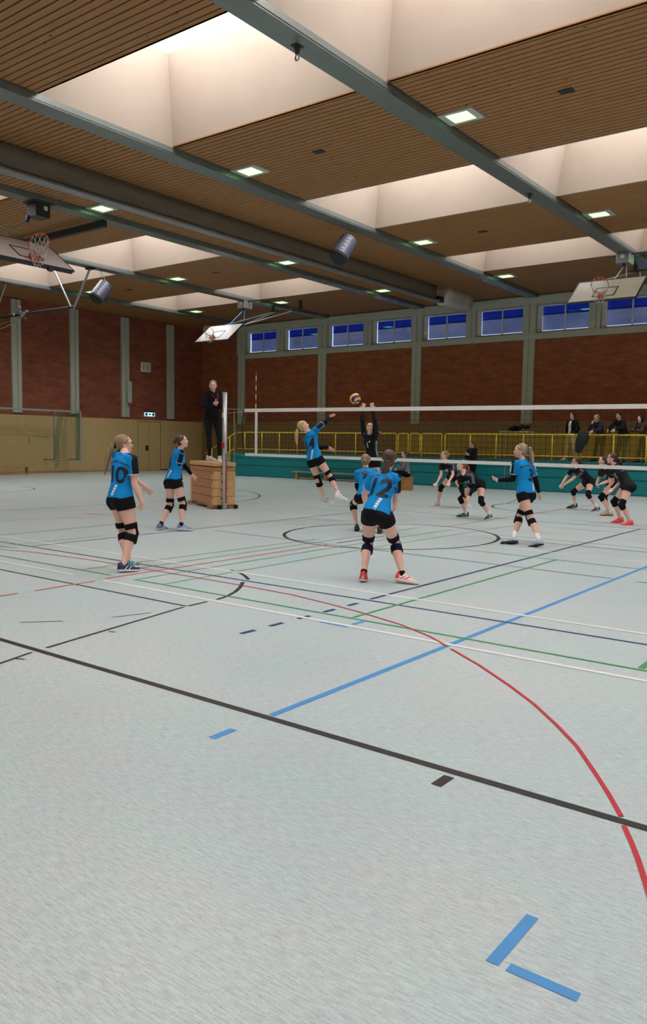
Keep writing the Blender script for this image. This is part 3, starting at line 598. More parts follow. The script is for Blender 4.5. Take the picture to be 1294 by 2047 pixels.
MB(eo).box(XL+.06, XL+.063, 26.79, 26.93, 2.76, 2.91).box(XL+.06, XL+.063, 27.24, 27.38, 2.76, 2.91).add([(XL+.062, 26.98, 2.835), (XL+.062, 27.10, 2.765), (XL+.062, 27.10, 2.905)], [(0, 1, 2)]).box(XL+.06, XL+.063, 27.10, 27.20, 2.815, 2.855).build('arrow_and_door_symbol', M['exitgreen'], ex)
jb = empty('junction_box', (XL, 25.65, 3.85), 'tall narrow grey junction box on the third left pilaster', 'electrical box'); jo = (XL, 25.65, 3.85)
MB(jo).box(XL+.1, XL+.25, 25.56, 25.80, 3.35, 4.39).build('housing', M['concrete'], jb, bevel=.01)
MB(jo).box(XL+.25, XL+.27, 25.58, 25.78, 3.30, 3.36).tube([(XL+.14, 25.68, 3.35), (XL+.14, 25.68, 3.2)], .03, 8).build('cable_gland', M['steel'], jb)

# ------------------------------------------------------------------ divider curtain, loudspeakers, hooks
dc = empty('divider_curtain', (-15.55, 12, ZB), 'rolled up grey divider curtain under the ceiling', 'curtain'); do = (-15.55, 12, ZB)
def bundle(y0, y1, xa, xb, z0, seed, wav=.03):
    rnd = random.Random(seed); R = []
    for y in np.arange(y0, y1+.01, .4):
        w1, w2 = rnd.uniform(-wav, wav), rnd.uniform(-wav, wav)
        R.append([(xb+.03, y, ZC+.04), (xb+.02+w1, y, ZC-.2), (xb+w2, y, z0+.12), (xb-.02, y, z0+.02), (xa+.02, y, z0), (xa-w1, y, z0+.15), (xa-.02, y, ZC+.04)])
    return MB(do).rings(R)
bundle(-4.5, 27.3, -15.78, -15.42, 7.02, 3).build('folded_cloth', M['canvas'], dc, smooth=True)
MB(do).box(-15.62, -15.36, -4.5, 27.35, 6.95, 7.03).build('bottom_rail', M['steel'], dc, bevel=.02)
bundle(27.75, 29.9, -15.75, -15.25, 6.95, 5, .015).build('end_cloth', M['canvas2'], dc, smooth=True)
MB(do).box(-15.65, -15.45, 27.3, 27.8, 7.0, 7.2).build('coupling', M['black'], dc)
def speaker(c, label, hang):
    t = empty('hanging_loudspeaker', tuple(c), label, 'loudspeaker', 'round hanging loudspeakers'); c = V(*c)
    ax = -CR*.42-CU*.80-CD*.42; ax = ax/np.linalg.norm(ax); up = np.cross(ax, V(1, 0, 0)); L = .33
    MB(c).tube([c-ax*L, c-ax*(L-.02), c+ax*L], [.22, .25, .25], 28).build('shell', M['spk'], t, smooth=False)
    MB(c).tube([c+ax*L, c+ax*(L+.07), c+ax*(L+.09)], [.252, .235, .18], 28).build('grille', M['spkd'], t)
    s1 = np.cross(ax, V(0, 0, 1)); s1 /= np.linalg.norm(s1); s2 = np.cross(s1, ax)
    m_ = MB(c)
    for k in range(-2, 3):
        a = math.radians(-38); q = (CR*.25+CU*.5-CD*.8); q = q-ax*(q@ax); q /= np.linalg.norm(q)
        m_.obox(c+ax*k*.13+q*.247, (q, ax, np.cross(q, ax)), (.008, .014, .035))
    m_.build('slots', M['black'], t)
    h = V(*hang)
    MB(c).tube([c-ax*.15+s1*.26, h-V(0, 0, .05)], .006, 6).tube([c-ax*.15-s1*.26, h-V(0, 0, .05)], .006, 6).tube([h-V(0, 0, .08), h+V(0, 0, .02)], .015, 6).build('hanger_wire', M['steel'], t)
    MB(c).tube([h, h+V(.24, .15, .05), h+V(.24, -.1, .12), h+V(.24, -1.2, .14)], .007, 6).build('cable', M['black'], t)
    return t
speaker((-13.1, 17.95, 6.80), 'round grey hanging loudspeaker below the fourth beam, middle of the picture', (-13.1, 17.95, ZB))
speaker((-23.45, 17.85, 6.68), 'round grey hanging loudspeaker behind the left hoop', (-23.45, 17.85, ZB))
for (x, y), lab in (((-7.9, 9.56), 'small swivel hook under the rightmost beam, nearer one'), ((-7.9, 18.1), 'small swivel hook under the rightmost beam, farther one')):
    t = empty('ceiling_hook', (x, y, ZB), lab, 'hook'); o_ = (x, y, ZB)
    MB(o_).box(x-.06, x+.06, y-.08, y+.08, ZB-.015, ZB).build('plate', M['dsteel'], t)
    MB(o_).tube([(x, y, ZB-.01), (x, y, ZB-.12)], [.05, .03], 10).build('stem', M['dsteel'], t)
    MB(o_).tube([(x+.035*math.cos(a), y, ZB-.16+.045*math.sin(a)) for a in np.linspace(0, 6.28, 15)], .014, 8).build('ring', M['alu'], t, smooth=True)

# ------------------------------------------------------------------ folded basketball hoops
def hoop(name, BL, lat, v, nrm, label, frame):
    """BL lower corner of the board, lat board width axis, v board height axis, nrm front normal"""
    BL = V(*BL); lat = V(*lat); lat /= np.linalg.norm(lat); v = V(*v); v /= np.linalg.norm(v); nrm = V(*nrm); nrm /= np.linalg.norm(nrm)
    Wd, Hg = 1.8, 1.1; c = BL+lat*Wd/2+v*Hg/2
    t = empty(name, tuple(c), label, 'basketball hoop')
    MB(c).obox(c, (lat, v, nrm), (Wd/2, Hg/2, .02)).build('backboard', M['board'], t)
    e = MB(c)
    for sg in (-1, 1):
        e.obox(c+v*sg*(Hg/2), (lat, v, nrm), (Wd/2+.015, .012, .026)); e.obox(c+lat*sg*(Wd/2), (lat, v, nrm), (.012, Hg/2+.01, .026))
    e.build('board_edge', M['boardline'], t)
    tr = MB(c); tc = c-v*.12
    for sg in (-1, 1):
        tr.obox(tc+v*sg*.225+nrm*.022, (lat, v, nrm), (.295, .018, .002)); tr.obox(tc+lat*sg*.28+nrm*.022, (lat, v, nrm), (.018, .24, .002))
    tr.build('target_rectangle', M['boardline'], t)
    m0 = c-v*(Hg/2-.14); rc = m0+nrm*.38
    MB(c).tube([rc+(lat*math.cos(a)+nrm*math.sin(a))*.225 for a in np.linspace(0, 2*math.pi, 33)], .011, 8).build('rim', M['rim'], t, smooth=True)
    MB(c).obox(m0+nrm*.06, (lat, v, nrm), (.09, .07, .06)).tube([m0+nrm*.1+lat*.07, m0+nrm*.2+lat*.14], .012, 6).tube([m0+nrm*.1-lat*.07, m0+nrm*.2-lat*.14], .012, 6).build('rim_bracket', M['rim'], t)
    nt = MB(c); N = 12
    for i in range(N):
        for dd in (1, -1):
            pts = []
            for k in range(5):
                a = 2*math.pi*(i+dd*k*.5)/N; rr = .225-.024*k; pts.append(rc+(lat*math.cos(a)+nrm*math.sin(a))*rr-V(0, 0, .36)*k/4*1.0)
            nt.tube(pts, .005, 4)
    nt.build('net', M['cord'], t)
    frame(t, c, lat, v, nrm)
    return t
def frame_y(bx_, yb, zb=7.1):
    def f(t, c, lat, v, nrm):
        bk_ = c-nrm*.05
        MB(c).box(bx_-.19, bx_+.19, yb-.25, yb+.25, zb-.02, ZB).build('winch_box', M['steel'], t, bevel=.01)
        MB(c).box(bx_-.06, bx_+.06, yb-.255, yb-.25, zb+.12, zb+.24).build('winch_label', M['white'], t)
        MB(c).tube([(bx_, yb-.1, zb), (bx_, yb-.12, zb-.16)], [.06, .04], 10).build('pulley', M['line_navy'], t)
        MB(c).tube([(bx_, yb-.12, zb-.12), bk_+v*.5+lat*.0], .018, 8).tube([(bx_+.1, yb-.12, zb-.12), (bx_+.12, yb-.2, zb-.6)], .012, 8).build('lifting_strut', M['line_blue'] if bx_ < -20 else M['alu'], t)
        MB(c).tube([(c[0]-1.05, yb, ZB-.05), (c[0]-1.05, yb+.02, ZB-.02), (c[0]+1.2, yb, ZB-.04)], .03, 8).build('cross_bar', M['dsteel'], t)
        pts = [(c[0]-1.05, yb, ZB-.06), (c[0]-1.04, yb, ZB-.4), (c[0]-1.12, yb, ZB-.7), (c[0]-1.15, yb-.3, ZB-1.1)]
        MB(c).tube(pts, .008, 6).tube([(c[0]-.3, yb-.4, ZB-.02), (c[0]-.5, yb, ZB-.05)], .008, 6).build('cable', M['dsteel'], t)
        for sg in (-1, 1):
            MB(c).tube([bk_+lat*sg*.75+v*.5, V(c[0]+sg*.75, yb+1.6, ZB-.25)], .022, 8).build('swing_arm', M['steel'], t)
        MB(c).tube([bk_+lat*.75+v*.45, V(c[0]-.6, yb+1.6, ZB-.25)], .016, 8).build('diagonal_brace', M['steel'], t)
        MB(c).tube([V(c[0]-.9, yb+1.6, ZB-.22), V(c[0]+.9, yb+1.6, ZB-.22)], .03, 8).box(c[0]-.8, c[0]-.7, yb+1.55, yb+1.65, ZB-.25, ZC-.02).box(c[0]+.7, c[0]+.8, yb+1.55, yb+1.65, ZB-.25, ZC-.02).build('hinge_bar', M['dsteel'], t)
    return f
hoop('basketball_hoop', (-8.17, 21.45, 5.40), (1, 0, 0), (0, .8, .62), (0, -.62, .8), 'white folded up basketball hoop at the right edge under the beam', frame_y(-7.86, 25.2))
hoop('basketball_hoop', (-23.36, 22.21, 5.38), (1, 0, 0), (0, .8, .66), (0, -.66, .8), 'bright white folded basketball hoop above the referee, farthest hoop', frame_y(-23.40, 25.1))
def frame_left(t, c, lat, v, nrm):
    bk_ = c-nrm*.05
    MB(c).box(-18.42, -18.0, 11.78, 12.18, 7.03, ZB-.03).box(-18.46, -17.96, 11.7, 12.3, ZB-.035, ZB).build('winch_box', M['dsteel'], t, bevel=.01)
    MB(c).box(-18.0, -17.995, 12.0, 12.1, 7.2, 7.3).build('winch_label', M['white'], t)
    MB(c).tube([(-18.2, 11.7, 7.02), (-18.2, 11.65, 6.86)], [.06, .04], 10).build('pulley', M['line_navy'], t)
    MB(c).tube([(-18.2, 11.63, 6.9), bk_+v*.5-lat*.3], .018, 8).build('lifting_strut', M['alu'], t)
    MB(c).box(-22.6, -18.1, 13.84, 13.98, 7.22, ZB-.01).build('cross_beam', M['dsteel'], t)
    MB(c).obox(bk_-v*.5, (lat, v, nrm), (.9, .03, .03)).obox(bk_-v*.5+lat*.35, (lat, v, nrm), (.05, .08, .05)).build('back_rail', M['dsteel'], t)
    for sg in (-1, 1):
        MB(c).tube([bk_+lat*sg*.7+v*.45, V(-19.6, c[1]+sg*.7+.0, ZB-.05)], .02, 8).build('swing_arm', M['dsteel'], t)
hoop('basketball_hoop', (-15.07, 8.95, 5.16), (0, 1, 0), (-.82, 0, .57), (.57, 0, .82), 'large folded basketball hoop at the left picture edge', frame_left)
# trapeze frame hanging behind the left hoop
t = empty('hanging_steel_frame', (-26, 17.4, 6.2), 'grey V-shaped steel hanging frame below the left loudspeaker', 'steel frame'); fo = (-26, 17.4, 6.2)
MB(fo).tube([(-24.38, 17.4, 6.16), (-31.2, 17.4, 6.18)], .055, 10).build('cross_bar', M['dsteel'], t)
MB(fo).tube([(-23.45, 17.4, ZB), (-24.40, 17.4, 6.1)], .04, 8).build('strut', M['steel'], t)
MB(fo).tube([(-25.5, 17.4, ZC-.02), (-24.52, 17.4, 6.1)], .04, 8).build('strut', M['steel'], t)
MB(fo).tube([(-28.65, 17.4, ZB), (-29.6, 17.4, 6.1)], .04, 8).build('strut', M['steel'], t)
MB(fo).box(-23.6, -23.3, 17.3, 17.5, ZB-.06, ZB).build('hinge_plate', M['black'], t)
k_ = MB(fo); rr = random.Random(2)
for i in range(14):
    a = V(-27.6+rr.uniform(-.3, .35), 17.32+rr.uniform(-.08, .05), 6.2+rr.uniform(-.25, .22)); k_.tube([a, a+V(rr.uniform(-.25, .25), 0, rr.uniform(-.15, .15))], .03, 6)
k_.build('clamp_bundle', M['steel'], t)
MB(fo).tube([(-27.6, 17.3, 6.0), (-28.6, 17.3, 5.75), (-30.0, 17.3, 5.65), (-31.4, 17.3, 5.75)], .02, 6).tube([(-27.6, 17.3, 6.05), (-28.8, 17.3, 5.9), (-31, 17.3, 5.85)], .012, 6).build('rope', M['thin'], t)
bg = MB((0, 0, 0)).tube([(-.53, 2.10, 0), (-.53, 2.17, 0), (-.30, 2.17, 0)], .001, 4).box(-.515, -.1, 1.7, 2.19, .0, .012).build('black_mat', M['rubber'], None); tag(bg, 'black mat corner at the bottom right picture corner', 'mat')

# ------------------------------------------------------------------ people
def nrm_(v): v = np.asarray(v, float); return v/(np.linalg.norm(v)+1e-9)
SK = dict(fair=mat('skin_fair', (236, 186, 168), .55, 0, .04, 5), tan=mat('skin_tan', (204, 152, 128), .55, 0, .04, 5))
FAB = dict(blue=mat('jersey_blue', (10, 142, 214), .7, 0, .07, 6, .25, 14, .2), black=mat('jersey_black', (24, 24, 28), .75, 0, .1, 6, .2, 14, .2), grey=mat('jersey_grey', (96, 98, 108), .75, 0, .05, 8, .2, 16, .2),
 hoodie=mat('hoodie_black', (20, 20, 26), .85, 0, .1, 5, .4, 12, .2), shorts=mat('shorts_black', (14, 14, 17), .8, 0, .1, 6, .2, 14, .2), legg=mat('leggings_black', (22, 24, 32), .7, 0, .1, 6, .15, 14, .2),
 pad=mat('kneepad_black', (14, 14, 17), .85, 0, .1, 30, .3, 60, .2), navypad=mat('kneepad_navy', (20, 20, 44), .85, 0, .1, 30, .3, 60, .2), white=mat('cotton_white', (232, 230, 228), .8, 0, .03, 8, .2, 20), beige=mat('chino_beige', (172, 150, 112), .8, 0, .05, 6, .3, 12),
 navy=mat('sweater_navy', (30, 32, 52), .85, 0, .08, 6, .3, 12), marl=mat('marl_grey', (116, 118, 124), .85, 0, .12, 60, .3, 12), darkgreen=mat('dark_green_cloth', (28, 44, 32), .85, 0, .1, 6, .3, 12), brown=mat('brown_knit', (70, 50, 46), .85, 0, .08, 8, .3, 12), stripe=mat('grey_stripe', (120, 124, 134), .7),
 print_navy=mat('print_navy', (10, 14, 44), .5), print_white=mat('print_white', (236, 238, 240), .5))
HAIR = dict(lb=((122, 98, 72), (164, 136, 102)), br=((66, 48, 38), (98, 72, 54)), bl=((170, 140, 96), (214, 186, 138)), db=((50, 30, 26), (84, 48, 40)), gb=((110, 92, 84), (190, 168, 140)), bk=((24, 20, 20), (44, 36, 34)), rb=((110, 66, 42), (160, 100, 60)))
HAIRM = {k: wood_mat('hair_'+k, a, b, (14, 14, 3), .5) for k, (a, b) in HAIR.items()}
SHOE = dict(navy=((28, 44, 84), (236, 236, 232)), teal=((20, 130, 140), (236, 236, 232)), bluegrey=((120, 134, 170), (220, 224, 234)), white=((226, 220, 224), (236, 236, 236)), redwhite=((240, 196, 188), (240, 226, 222)), orange=((60, 44, 40), (40, 36, 40)), silver=((176, 186, 200), (40, 48, 66)), green=((20, 74, 50), (214, 218, 210)), blackw=((34, 30, 34), (190, 190, 186)), beige=((206, 180, 156), (120, 80, 64)), neon=((255, 70, 72), (255, 80, 84)), black=((30, 28, 32), (60, 60, 60)))
SHOEM = {k: (mat('shoe_'+k, a, .6, 0, .1, 40), mat('sole_'+k, b, .6), mat('stripe_'+k, dict(redwhite=(200, 40, 48), white=(150, 150, 164), neon=(255, 120, 110)).get(k, b), .6)) for k, (a, b) in SHOE.items()}
FABRED = mat('heel_red', (224, 52, 56), .6)
EYEW = mat('eye_white', (220, 216, 210), .3); EYED = mat('eye_dark', (40, 30, 26), .3); LIP = mat('lip_rose', (176, 96, 92), .5)

def frame(z, y_hint):
    z = nrm_(z); x = nrm_(np.cross(y_hint, z)); y = np.cross(z, x); return np.stack([x, y, z], 1)
def print_text(shirt, parent, off, txt, o, u, v, size, mt, name, bold=.02, shear=0.0, arcq=0.0, depth=.5):
    """flat print laid onto the cloth surface"""
    cu = bpy.data.curves.new('t', 'FONT'); cu.body = txt; cu.align_x = 'CENTER'; cu.align_y = 'CENTER'; cu.size = 1; cu.offset = bold; cu.shear = shear; cu.resolution_u = 3
    ob = bpy.data.objects.new('t', cu); COL.objects.link(ob); dg = bpy.context.evaluated_depsgraph_get(); dg.update()
    me = bpy.data.meshes.new_from_object(ob.evaluated_get(dg)); bpy.data.objects.remove(ob)
    bm = bmesh.new(); bm.from_mesh(me)
    for _ in range(5 if size > .1 else 1):
        es = [e for e in bm.edges if e.calc_length()*size > .018]
        if es: bmesh.ops.subdivide_edges(bm, edges=es, cuts=1); bmesh.ops.triangulate(bm, faces=[f for f in bm.faces if len(f.verts) > 3])
    u = nrm_(u); v = nrm_(v); n = np.cross(u, v)
    bvh = BVHTree.FromPolygons([tuple(q.co) for q in shirt.data.vertices], [tuple(p.vertices) for p in shirt.data.polygons])
    dl = []
    for q in bm.verts:
        x, y = q.co.x*size, q.co.y*size; y -= arcq*x*x
        s0 = o-off+u*x+v*y+n*depth; hit = bvh.ray_cast(Vector(s0), Vector(-n))
        if hit[0] is None: dl.append(q); continue
        q.co = hit[0]+Vector(n)*.007
    bmesh.ops.delete(bm, geom=dl, context='VERTS'); bm.to_mesh(me); bm.free()
    me.materials.clear(); me.materials.append(mt); me.name = name
    if not me.polygons: return None
    r = bpy.data.objects.new(name, me); COL.objects.link(r); r.parent = parent; return r

def person(J, s, label, head, c, cat='person'):
    J = {k: np.array(q, float) for k, q in J.items()}
    w = c.get('w', 1.0)*s; vs = c.get('vox', .0075); off = np.array([J['P'][0], J['P'][1], c.get('ground', 0.0)])
    root = empty('person', tuple(off), label, cat, c.get('group')); root['kind_of_pose'] = c.get('pose', ''); del root['kind_of_pose']
    up = nrm_(J['N']-J['P']); rp = nrm_(J['HR']-J['HL']); rs = nrm_(J['SR']-J['SL'])
    def tors(e, t0=-.2, t1=1.12, hoody=0):
        prof = [(-.20, .115, .085), (-.10, .155, .112), (0, .168, .120), (.12, .158, .108), (.26, .136, .094), (.40, .122, .086), (.55, .126, .092), (.70, .140, .102), (.82, .150, .100), (.92, .146, .084), (1.0, .105, .066), (1.07, .060, .054), (1.12, .052, .052)]
        H = np.linalg.norm(J['N']-J['P']); R = []
        for t, a, b in prof:
            if t < t0-.001 or t > t1+.001: continue
            k = min(max(t, 0), 1); rr = nrm_(rp*(1-k)+rs*k); f = nrm_(np.cross(up, rr)); ctr = J['P']+up*H*t-f*.012*math.sin(min(max(t, 0), 1)*3.14)
            a2, b2 = a*w+e+hoody*(.5 if t < .9 else 0), b*w+e+hoody
            R.append([ctr+rr*a2*math.copysign(abs(math.cos(q))**.85, math.cos(q))+f*b2*math.copysign(abs(math.sin(q))**.9, math.sin(q)) for q in [2*math.pi*i/28 for i in range(28)]])
        return R
    fp = nrm_(np.cross(up, rp)); fs_ = nrm_(np.cross(up, rs))
    HM = frame(*head)   # columns: right, forward, up given (up vector, forward hint)
    hu, hf = nrm_(head[0]), nrm_(head[1]); hf = nrm_(hf-hu*(hf@hu)); hr = np.cross(hf, hu); HR_ = np.stack([hr, hf, hu], 1)
    hc = J['H']; hs = s*1.0
    hp = lambda x, y, z: hc+HR_@V(x, y, z)*hs
    body = MB(off)
    body.rings(tors(0))
    for sg, k in ((1, 'R'), (-1, 'L')):
        H_, K, A, F = J['H'+k], J['K'+k], J['A'+k], J['F'+k]; Sh, E, Wr, T = J['S'+k], J['E'+k], J['W'+k], J['T'+k]
        ld = nrm_(K-H_); back = -fp
        body.ell(J['P']+rp*sg*.070*w+back*.028*w-up*.035*w, V(.09, .088, .095)*w, np.stack([rp, fp, up], 1))
        pts = [H_+(K-H_)*t for t in (-.02, .15, .35, .6, .82, 1.0)]
        body.tube(pts, [r*w for r in (.090, .092, .084, .070, .056, .052)], 18)
        body.ell(K, V(.053, .053, .053)*w, None, 14, 10)
        sd = nrm_(A-K); cb_ = nrm_(np.cross(np.cross(ld, sd), sd)+fp*-.05) if np.linalg.norm(np.cross(ld, sd)) > .05 else -fp
        pts = [K+(A-K)*t+(-fp)*.014*w*math.sin(min(1, t*1.6)*3.14) for t in (0, .15, .32, .55, .8, 1.0, 1.1)]
        body.tube(pts, [r*w for r in (.050, .053, .056, .046, .034, .031, .034)], 16)
        _v = nrm_(F-A); _l = np.cross(_v, sd*-1); _u = nrm_(np.cross(_l, _v)); body.tube([A-_u*.02*s, (A+F)/2-_u*.030*s, F-_u*.022*s], [.032*s, .022*s, .012*s], 10)
        # shoulder and arm
        body.ell(Sh, V(.054, .054, .054)*w, None, 14, 10); body.tube([J['N']-up*.01, Sh], [.06*w, .052*w], 12)
        aw = w*.98
        body.tube([Sh+(E-Sh)*t for t in (0, .3, .7, 1)], [r*aw for r in (.050, .045, .038, .036)], 14)
        body.ell(E, V(.037, .037, .037)*aw, None, 12, 8)
        body.tube([E+(Wr-E)*t for t in (0, .25, .6, 1)], [r*aw for r in (.037, .039, .030, .024)], 14)
        # hand: palm, four fingers, thumb
        hd = nrm_(T-Wr); tow = J['N']*.5+J['P']*.5-Wr
        if c.get('palm'): pn = nrm_(V(*c['palm']))
        else: pn = nrm_(tow-hd*(tow@hd))
        pn = nrm_(pn-hd*(pn@hd)); lt = nrm_(np.cross(pn, hd))*sg*1.0
        curl = c.get('curl', .35)
        R = []
        for t, a, b in ((-.01, .022, .018), (.02, .030, .017), (.05, .037, .015), (.085, .037, .013)):
            R.append([Wr+hd*t*s+lt*a*s*math.cos(q)+pn*b*s*math.sin(q) for q in [2*math.pi*i/14 for i in range(14)]])
        body.rings(R)
        for fi, (lo, ln) in enumerate(((-.029, .062), (-.010, .072), (.010, .078), (.029, .070))):
            b0 = Wr+hd*.078*s+lt*lo*s; d1 = nrm_(hd+lt*lo*7+pn*curl*.4); d2 = nrm_(hd+lt*lo*6+pn*curl*1.3)
            body.tube([b0, b0+d1*ln*.5*s, b0+d1*ln*.5*s+d2*ln*.45*s], [.0098*s, .0092*s, .0078*s], 8)
        t0 = Wr+hd*.025*s+lt*.028*s; d1 = nrm_(hd*.7+lt*.75+pn*.25); d2 = nrm_(hd*.95+lt*.35+pn*.3)
        body.tube([t0, t0+d1*.038*s, t0+d1*.038*s+d2*.03*s], [.013*s, .011*s, .009*s], 8)
    # neck and head
    body.tube([J['N']+(hc-J['N'])*-.15, J['N']+(hc-J['N'])*.35, hp(0, -.015, -.06)], [.060*w, .050*s, .050*s], 14)
    body.ell(hp(0, -.012, .028), V(.074, .092, .084)*hs, HR_, 22, 16)
    body.ell(hp(0, .018, -.034), V(.057, .066, .076)*hs, HR_, 20, 14)
    body.ell(hp(0, .052, -.088), V(.026, .026, .022)*hs, HR_, 12, 8)
    body.ell(hp(0, .035, -.065), V(.043, .040, .035)*hs, HR_, 12, 8)
    body.tube([hp(0, .074, .012), hp(0, .086, -.012), hp(0, .093, -.028), hp(0, .082, -.036)], [.009*hs, .010*hs, .012*hs, .010*hs], 8)
    body.ell(hp(0, .076, .026), V(.048, .014, .010)*hs, HR_, 12, 6)
    for sg in (-1, 1):
        body.ell(hp(.073*sg, -.012, -.012), V(.010, .019, .030)*hs, HR_, 10, 8); body.ell(hp(.036*sg, .055, -.022), V(.024, .022, .024)*hs, HR_, 10, 8)
    bo_ = voxel(body, 'body', SK[c.get('skin', 'fair')], root, vs, 2)
    # face details
    for sg in (-1, 1):
        e = MB(off).ell(hp(.030*sg, .070, .004), V(.0125, .010, .0085)*hs, HR_, 10, 8, 0).ell(hp(.030*sg, .077, .004), V(.0062, .0055, .0062)*hs, HR_, 8, 6, 1).build('eye', [EYEW, EYED], root, smooth=True)
        MB(off).tube([hp(.014*sg, .088, .021), hp(.030*sg, .086, .026), hp(.046*sg, .074, .022)], [.0028*hs, .0036*hs, .002*hs], 6).build('eyebrow', HAIRM[c['hair']], root)
    MB(off).tube([hp(-.022, .072, -.061), hp(-.010, .081, -.059), hp(0, .083, -.060), hp(.010, .081, -.059), hp(.022, .072, -.061)], [.002*hs, .0055*hs, .006*hs, .0055*hs, .002*hs], 8).build('lips', LIP, root, smooth=True)
    # hair
    h = MB(off)
    h.ell(hp(0, -.030, .040), V(.081, .096, .086)*hs, HR_, 24, 16); h.ell(hp(0, -.052, -.022), V(.068, .054, .066)*hs, HR_, 18, 12)
    for sg in (-1, 1): h.tube([hp(.058*sg, .040, .072), hp(.076*sg, .012, .035), hp(.078*sg, -.02, .012)], [.014*hs, .014*hs, .016*hs], 8)
    st = c.get('style', 'pony')
    if st == 'pony':
        q0 = hp(0, -.120, .045 if not c.get('low') else -.01); dv = nrm_(V(*c.get('sway', (0, 0, -1)))); L = c.get('len', .30)*s
        bk_ = -HR_[:, 1]
        pts = [hp(0, -.10, .04 if not c.get('low') else -.01), q0+bk_*.03, q0+bk_*.045+dv*L*.3, q0+bk_*.035+dv*L*.65, q0+bk_*.01+dv*L]
        h.tube(pts, [.030*s, .034*s, .040*s, .034*s, .010*s], 12)
        h.tube([pts[2]+HR_[:, 0]*.02, pts[3]+HR_[:, 0]*.03, pts[4]+HR_[:, 0]*.03+dv*.02], [.024*s, .024*s, .006*s], 8)
        h.tube([pts[2]-HR_[:, 0]*.02, pts[3]-HR_[:, 0]*.028, pts[4]-HR_[:, 0]*.015-dv*.03], [.024*s, .022*s, .006*s], 8)
    elif st == 'bun':
        h.ell(hp(0, -.135, .02), V(.034, .030, .034)*hs, HR_, 12, 10); h.ell(hp(.01, -.150, .0), V(.018, .018, .022)*hs, HR_, 10, 8)
    elif st == 'long':
        for sg in (-1, 1): h.tube([hp(.06*sg, 0, .06), hp(.080*sg, -.01, -.02), hp(.078*sg, .0, -.12), hp(.07*sg, .01, -.17)], [.025*hs, .028*hs, .028*hs, .012*hs], 10)
        h.tube([hp(0, -.07, .03), hp(0, -.085, -.08), hp(0, -.08, -.17)], [.07*hs, .07*hs, .05*hs], 12)
    ho = voxel(h, 'hair', HAIRM[c['hair']], root, vs, 2)
    if st == 'pony':
        MB(off).tube([hp(0, -.112, .042 if not c.get('low') else -.01)-HR_[:, 1]*.0, hp(0, -.132, .040 if not c.get('low') else -.012)], .033*s, 12).build('hair_tie', FAB['shorts'], ho)
    if c.get('glasses'):
        g = MB(off)
        for sg in (-1, 1):
            g.tube([hp(.032*sg+.024*math.cos(a), .094, .004+.018*math.sin(a)) for a in np.linspace(0, 6.28, 17)], .0022*hs, 6); g.tube([hp(.056*sg, .092, .008), hp(.076*sg, .0, .006)], .0018*hs, 6)
        g.tube([hp(-.008, .096, .006), hp(.008, .096, .006)], .0018*hs, 6); g.build('glasses', M['dsteel'], root)
    # shirt
    ts = c.get('top_t0', -.02); long_ = c.get('long', False); e = c.get('loose', .012)
    sh = MB(off); R = tors(e, max(ts, -.2), 1.0, c.get('puff', 0)); sh.rings(R)
    sh.tube([J['N']-up*.02, J['N']+up*.035+(hc-J['N'])*.10], [.072*w, .060*w], 16)
    for sg, k in ((1, 'R'), (-1, 'L')):
        Sh, E, Wr = J['S'+k], J['E'+k], J['W'+k]; pf = c.get('puff', 0)*.6
        sh.tube([J['N']-up*.015, Sh], [.068*w+pf, .062*w+pf], 14); sh.ell(Sh, V(1, 1, 1)*(.062*w+pf), None, 14, 10)
        sh.tube([Sh-up*.06-rs*sg*.04, Sh+(E-Sh)*.25], [.06*w, .055*w], 12)
        if long_: sh.tube([Sh+(E-Sh)*t for t in (0, .5, 1)], [.060*w+pf, .052*w+pf, .048*w+pf], 14); sh.ell(E, V(1, 1, 1)*(.048*w+pf), None, 12, 8); sh.tube([E+(Wr-E)*t for t in (0, .5, .97)], [.048*w+pf, .043*w+pf, .034*w+pf*.5], 14)
        elif not c.get('nosleeve'): sh.tube([Sh+(E-Sh)*t for t in (0, .35, .62)], [.062*w, .060*w, .060*w], 16)
    if c.get('hood'): sh.tube([J['N']+fs_*.055+up*.04+rs*.05, J['N']+rs*.085+up*.03, J['N']-fs_*.09+up*.0, J['N']-rs*.085+up*.03, J['N']+fs_*.055+up*.04-rs*.05], [.02, .035, .05, .035, .02], 10)
    if c.get('female', 1):
        for sg in (-1, 1): sh.ell(J['P']+(J['N']-J['P'])*.74+rs*sg*.068*w+fs_*.068*w, V(.062, .052, .062)*w, np.stack([rs, fs_, up], 1), 14, 10)
    top = voxel(sh, c.get('topname', 'jersey'), FAB[c['top']], root, vs, 2)
    if c.get('open'):
        H = np.linalg.norm(J['N']-J['P']); pts = [J['P']+up*H*t+fp*(q*w+e+.004) for t, q in ((-.05, .128), (.15, .118), (.4, .098), (.7, .112), (.9, .098), (1.0, .075))]
        MB(off).tube(pts, [(.012, .055), (.012, .055), (.012, .055), (.012, .06), (.012, .055), (.012, .04)], 12, up=fp).build('white_shirt_front', FAB['white'], top, smooth=True)
